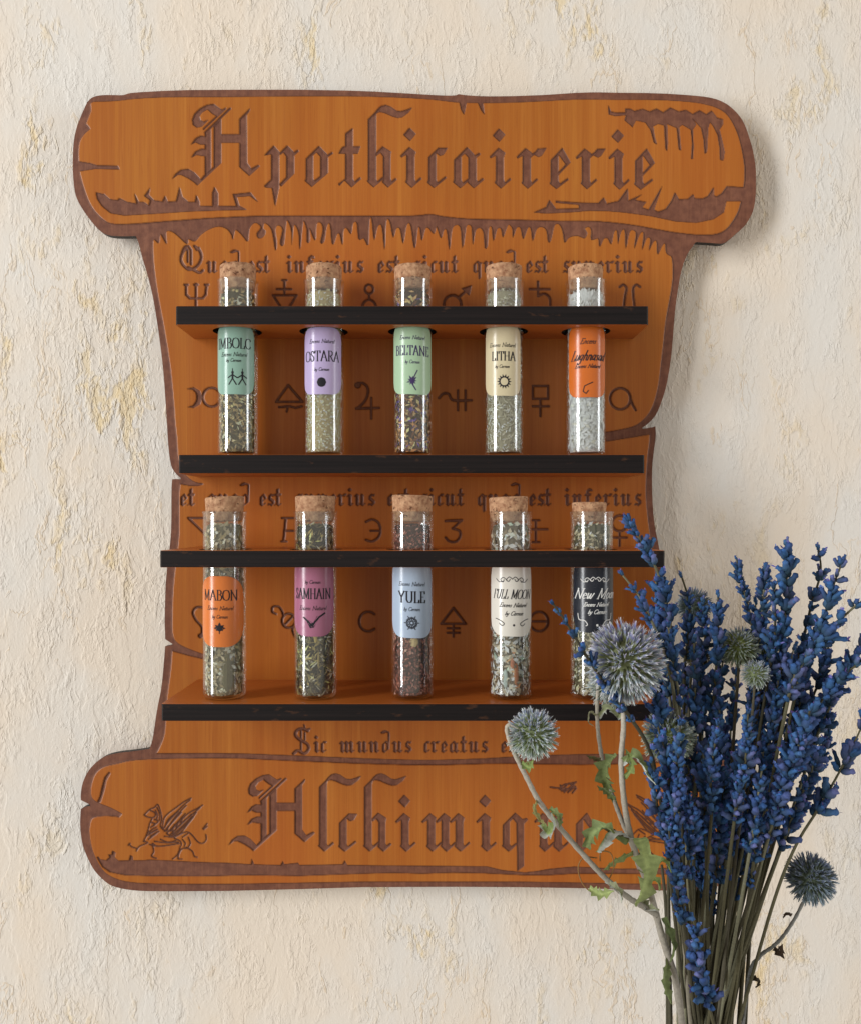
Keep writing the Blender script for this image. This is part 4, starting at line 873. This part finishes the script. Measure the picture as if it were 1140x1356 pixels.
for i, (tx, ty, bx, by) in enumerate(FILL):
    rr = rnd; dep = (-.072-.050*rr.random()) if ty < 940 else (-.105-.048*rr.random())
    lavender([(tx, ty), ((tx+bx)/2+rr.uniform(-6, 6), (ty+by)/2), (bx, by)], dep, rr.uniform(120, 185), fill_label((tx, ty, bx, by)), rr.uniform(.9, 1.2), rr.uniform(.88, 1.15))
# bare stalks among the others
for i in range(15):
    rr = rnd; tx = 872+9.5*i+rr.uniform(-6, 6); ty = 1120+rr.uniform(-30, 40); bx = 884+6.6*i+rr.uniform(-8, 8)
    y0 = -.07-.025*rr.random(); path = cat3([P(tx, ty, y0), P((tx+bx)/2+rr.uniform(-4, 4), 1230, y0-.005), P(bx, 1440, y0-.01)], 8)
    V, F = sweep(path, [.0006+.0005*k/len(path) for k in range(len(path))], 6)
    o = link(bpy.data.objects.new('bare_stalk', mesh_np('bare_stalk', V, F, (M_STEM,), True, [rr.choice(STEMC)]*len(V))))
    tag(o, f'dark bare stalk, {ORD[i]} from the left in the crowd at the foot of the bouquet', 'stalk', 'bare stalks at the foot of the bouquet')

# ---- globe thistles
def head_mesh(c, r, n, seed, pal, up=Vector((-.15, -.25, 1)), squash=1.0):
    rr = random.Random(seed); V = []; F = []; C = []
    up = up.normalized(); green, mid, tip, top = [lin(*q) for q in pal]
    # core
    m, sg = 8, 12; b = 0
    for j in range(m+1):
        for i in range(sg):
            th = math.pi*j/m; fi = 2*math.pi*i/sg; V.append(tuple(c+Vector((math.sin(th)*math.cos(fi), math.sin(th)*math.sin(fi), math.cos(th)))*r*.56)); C.append(tuple(q*.8 for q in green))
    for j in range(m):
        for i in range(sg): F.append((j*sg+i, j*sg+(i+1) % sg, (j+1)*sg+(i+1) % sg, (j+1)*sg+i))
    ga = math.pi*(3-math.sqrt(5))
    for i in range(n):
        z = 1-2*(i+.5)/n; q = math.sqrt(1-z*z); a = ga*i
        d = Vector((q*math.cos(a), q*math.sin(a), z)); d = (d+Vector((rr.uniform(-1, 1), rr.uniform(-1, 1), rr.uniform(-1, 1)))*.13).normalized()
        L = r*rr.uniform(.76, 1.08); s = d.orthogonal().normalized(); u = d.cross(s)
        ra = rr.uniform(0, 6.28); s, u = s*math.cos(ra)+u*math.sin(ra), u*math.cos(ra)-s*math.sin(ra)
        bend = (s*rr.uniform(-.10, .10)+u*rr.uniform(-.10, .10)+Vector((0, 0, -.03)))*r
        vio = max(0, min(1, d.dot(up)*.9+.25))*rr.uniform(.5, 1.1)
        cm = tuple(x*(1-vio)+y*vio for x, y in zip(mid, top)); k = rr.uniform(.7, 1.25)
        rings = [(.5, .026, tuple(x*.85 for x in green)), (.70, .034, tuple(x*k for x in green)), (.87, .030, tuple(x*k for x in cm)), (1.0, .010, tuple(min(1, x*k) for x in tip))]
        b = len(V)
        for f, w, cc in rings:
            p = c+d*L*f+bend*f*f
            for j in range(3):
                an = 2*math.pi*j/3; V.append(tuple(p+(s*math.cos(an)+u*math.sin(an))*w*r)); C.append(cc)
        for j in range(3):
            for e in range(3): F.append((b+j*3+e, b+j*3+(e+1) % 3, b+(j+1)*3+(e+1) % 3, b+(j+1)*3+e))
        p = c+d*L*.86+bend*.75
        for e in range(3):                                            # splayed lobes of each floret
            an = 2*math.pi*e/3+rr.uniform(0, 1); o_ = (s*math.cos(an)+u*math.sin(an)); b = len(V)
            V += [tuple(p+o_.cross(d)*.016*r), tuple(p+(d*.17+o_*rr.uniform(.04, .10))*r), tuple(p-o_.cross(d)*.016*r)]; C += [cm, tuple(min(1, x*rr.uniform(.8, 1.15)) for x in tip), cm]; F.append((b, b+1, b+2))
    return mesh_np('flower_head', V, F, (M_THIS,), False, C)
def leaf_mesh(pts, yds, w, c, seed, teeth=3, curl=.6, twist=0.0, under=None):
    """toothed, curled dry leaf along a pixel path"""
    rr = random.Random(seed); path = cat3([P(x, y, d) for (x, y), d in zip(pts, yds)], 9); T = frame(path); n = len(path); V = []; F = []; C = []
    W = mm(w, yds[0])
    for i, (p, t) in enumerate(zip(path, T)):
        f = i/(n-1); prof = math.sin(math.pi*min(1, f*.92+.06))**.7*(1-.25*f)
        saw = .62+1.25*(1-((f*teeth*1.4) % 1.0))**1.6
        ang = twist*f+.25; s = t.cross(Vector((0, -1, 0))); s = s.normalized() if s.length > 1e-3 else Vector((1, 0, 0)); u = s.cross(t).normalized()
        a = s*math.cos(ang)+u*math.sin(ang); nn = a.cross(t).normalized()
        for k in (-1, -.5, 0, .5, 1):
            wd = W*prof*(saw if abs(k) == 1 else 1)*k
            off = nn*(curl*W*prof*(abs(k)**1.6)*(1 if k > 0 else .8))
            V.append(tuple(p+a*wd+off+nn*(.05*W*rr.uniform(-1, 1))))
            cc = c if k != 0 else tuple(min(1, q*1.35) for q in c); g = rr.uniform(.8, 1.2)
            if under and k > 0: cc = under
            C.append(tuple(q*g for q in cc))
    for i in range(n-1):
        for k in range(4): F.append((i*5+k, i*5+k+1, (i+1)*5+k+1, (i+1)*5+k))
    me = mesh_np('leaf', V, F, (M_LEAF,), True, C); return me
G1c = lin(128, 144, 84); G2c = lin(124, 138, 88); G3c = lin(150, 164, 104); WHc = lin(196, 200, 192); PALE = lin(198, 190, 174)
def thistle(label, heads, stems, leaves, y, stemcol=PALE, group='globe thistles in the bouquet'):
    root = empty('globe_thistle', P(*stems[0][0][-1], y)); tag(root, label, 'thistle', group)
    for pts, r0, r1 in stems:
        path = cat3([P(a, b, y+.0*i) for i, (a, b) in enumerate(pts)], 7); n = len(path)
        rad = [mm((r0+(r1-r0)*i/n)*.80+.3*math.sin(i*2.3), y) for i in range(n)]
        V, F = sweep(path, rad, 8); 
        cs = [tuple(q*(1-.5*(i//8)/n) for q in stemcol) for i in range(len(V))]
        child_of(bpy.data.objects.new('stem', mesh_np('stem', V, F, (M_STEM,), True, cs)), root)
    for (cx, cy, r, n, seed, pal, dy) in heads:
        child_of(bpy.data.objects.new('flower_head', head_mesh(P(cx, cy, y+dy), mm(r, y+dy), n, seed, pal)), root)
    for i, (pts, w, c, kw) in enumerate(leaves):
        p = Q(pts); yy = [y+kw.get('d', 0)-.004*j for j in range(len(p))]
        child_of(bpy.data.objects.new('leaf', leaf_mesh(p, yy, w, c, 50+i, kw.get('t', 3), kw.get('c', .6), kw.get('tw', .6), kw.get('u'))), root)
    return root
PB = ((160, 168, 122), (172, 184, 192), (238, 240, 240), (142, 144, 200))
PS = ((168, 182, 134), (182, 196, 190), (238, 242, 240), (158, 170, 206))
PD = ((138, 152, 130), (130, 148, 158), (180, 194, 204), (118, 126, 166))
PG = ((164, 176, 112), (172, 188, 170), (230, 236, 218), (146, 158, 196))
thistle('largest globe thistle head, violet on top, in front of the black labelled tube', [(828, 874, 54, 640, 1, PB, 0)],
        [(Q('824,905 825,960 822,1010 827,1070 838,1120 858,1175 876,1240 896,1310 912,1440'), 4.2, 6.2)],
        [('822,1010 838,1002 848,1012 856,1028 868,1040', 8, G2c, dict(tw=1.4, u=WHc)), ('826,1030 836,1016 834,1000 828,992', 5, G1c, dict(tw=.8)),
         ('846,1110 852,1130 856,1158 848,1184 840,1196', 15, G3c, dict(t=2.4, c=.35, tw=.3, d=-.006)), ('848,1128 862,1142 878,1140 888,1156', 6, G1c, dict(tw=1.0)),
         ('838,1128 812,1140 798,1152', 6, G3c, dict(tw=.4)), ('834,1112 812,1098 800,1108 790,1128', 13, G2c, dict(tw=1.8, u=WHc, c=.9)), ('846,1150 868,1166 872,1180', 5, G1c, dict(tw=.9)),
         ('858,1182 846,1192 856,1204 872,1206', 8, lin(150, 154, 120), dict(tw=1.6, u=WHc, c=1.0)), ('836,1112 818,1102 800,1096 790,1090', 3.4, lin(110, 100, 70), dict(tw=.5)),
         ('884,1270 878,1300 888,1330', 9, G2c, dict(tw=.9)), ('878,1215 890,1250 886,1275', 7, lin(98, 112, 68), dict(tw=1.2))], -.138)
thistle('small pale green globe thistle head hanging over the creatus line, far left of the bouquet', [(705, 972, 35, 520, 2, PS, 0)],
        [(Q('690,968 676,960 671,967 680,995 697,1030 714,1062 740,1095 772,1132 800,1162 828,1186 850,1200 870,1212'), 3.6, 5.0)],
        [('690,1010 700,1016 706,1006', 5, G1c, dict(tw=.6)), ('710,1060 706,1072 713,1086 722,1092', 4.5, lin(170, 166, 110), dict(tw=1.4)), ('716,1092 726,1104 736,1092 730,1076', 8, G1c, dict(tw=1.9, u=WHc, c=.8)),
         ('728,1070 738,1080 740,1096', 5, G2c, dict(tw=.4)), ('780,1176 794,1184 812,1180', 6, G3c, dict(tw=.7)), ('802,1166 818,1180 822,1196', 5, lin(160, 164, 130), dict(tw=1.2, u=WHc)),
         ('776,1122 784,1104 800,1096 812,1104', 9, G2c, dict(tw=1.2, c=.8))], -.146)
thistle('thin forked thistle branch left of the large head, its own flower hidden behind it', [(812, 905, 36, 420, 3, PS, .004)],
        [(Q('792,900 790,938 792,975 800,1020 812,1058 824,1090 836,1118 846,1150'), 3.0, 4.2)],
        [('791,948 780,942 778,956 786,962', 3, lin(170, 172, 140), dict(tw=1.6)), ('792,950 804,938 818,950 828,944', 5, lin(150, 158, 120), dict(tw=1.3, u=WHc)), ('798,1012 790,1004 776,1000', 4.5, lin(110, 106, 70), dict(tw=.5)),
         ('808,1048 800,1026 806,1010 816,1000', 10, G2c, dict(tw=1.0, c=.9, u=G3c)), ('814,1062 804,1048 790,1040', 5, G2c, dict(tw=.6))], -.126)
thistle('grey blue globe thistle head standing alone low at the right edge', [(1073, 1163, 34, 600, 4, PD, 0)],
        [(Q('1066,1188 1052,1216 1036,1240 1022,1254 1004,1268 990,1300 975,1440'), 2.6, 3.4)],
        [('1048,1212 1040,1208 1036,1216', 4, lin(70, 56, 44), dict(tw=1)), ('1024,1256 1034,1262 1036,1250', 5, lin(70, 56, 44), dict(tw=1.2)), ('992,1292 1002,1300 1000,1308', 4, lin(70, 60, 44), dict(tw=1))], -.105, lin(170, 172, 168))
thistle('small dim grey blue thistle head behind the upper left lavender tips', [(918, 801, 24, 420, 5, PD, 0)], [(Q('918,815 914,900 910,1000 915,1200 924,1440'), 2, 3.4)], [], -.088, lin(96, 90, 70))
thistle('thistle head half covered by lavender beside the end of the lowest shelf', [(884, 976, 36, 560, 6, PG, 0)], [(Q('886,1000 892,1060 898,1150 908,1280 920,1440'), 2.6, 4)], [], -.112, lin(168, 160, 140))
thistle('green centred thistle head split by a lavender spike in the upper middle of the bouquet', [(978, 856, 28, 420, 7, PG, 0)], [(Q('978,875 972,960 962,1100 945,1280 932,1440'), 2.4, 3.8)], [], -.104, lin(120, 112, 90))
thistle('pale tipped thistle head right beside the green centred one', [(1012, 850, 24, 380, 8, PG, 0)], [(Q('1010,870 1000,960 982,1100 955,1280 938,1440'), 2.2, 3.6)], [], -.098, lin(110, 100, 80))
thistle('small faded olive thistle head below the dim grey one', [(922, 868, 20, 320, 9, ((96, 92, 56), (92, 92, 80), (120, 118, 104), (90, 88, 100)), 0)], [(Q('922,880 918,980 918,1150 928,1440'), 2, 3.2)], [], -.082, lin(90, 80, 60))
thistle('narrow pale thistle tuft wedged between lavender under the green centred head', [(1000, 893, 20, 300, 10, PS, 0)], [(Q('999,905 990,1000 972,1150 940,1440'), 2, 3.2)], [], -.118, lin(110, 104, 84))
# two wiry tendrils curling off the left thistle branch
for pts, lb in (('790,1136 772,1136 765,1150 772,1172 790,1186', 'thin brown tendril looping left of the thistle branch over the last letter'), ('794,1140 795,1128 808,1130 812,1148 806,1164', 'thin brown tendril looping right of the thistle branch beside the white leaf')):
    path = cat3([P(a, b, -.144) for a, b in Q(pts)], 6); V, F = sweep(path, [mm(.9, -.144)]*len(path), 5)
    tag(link(bpy.data.objects.new('tendril', mesh_np('tendril', V, F, (M_STEM,), True, [lin(150, 112, 66)]*len(V)))), lb, 'tendril')
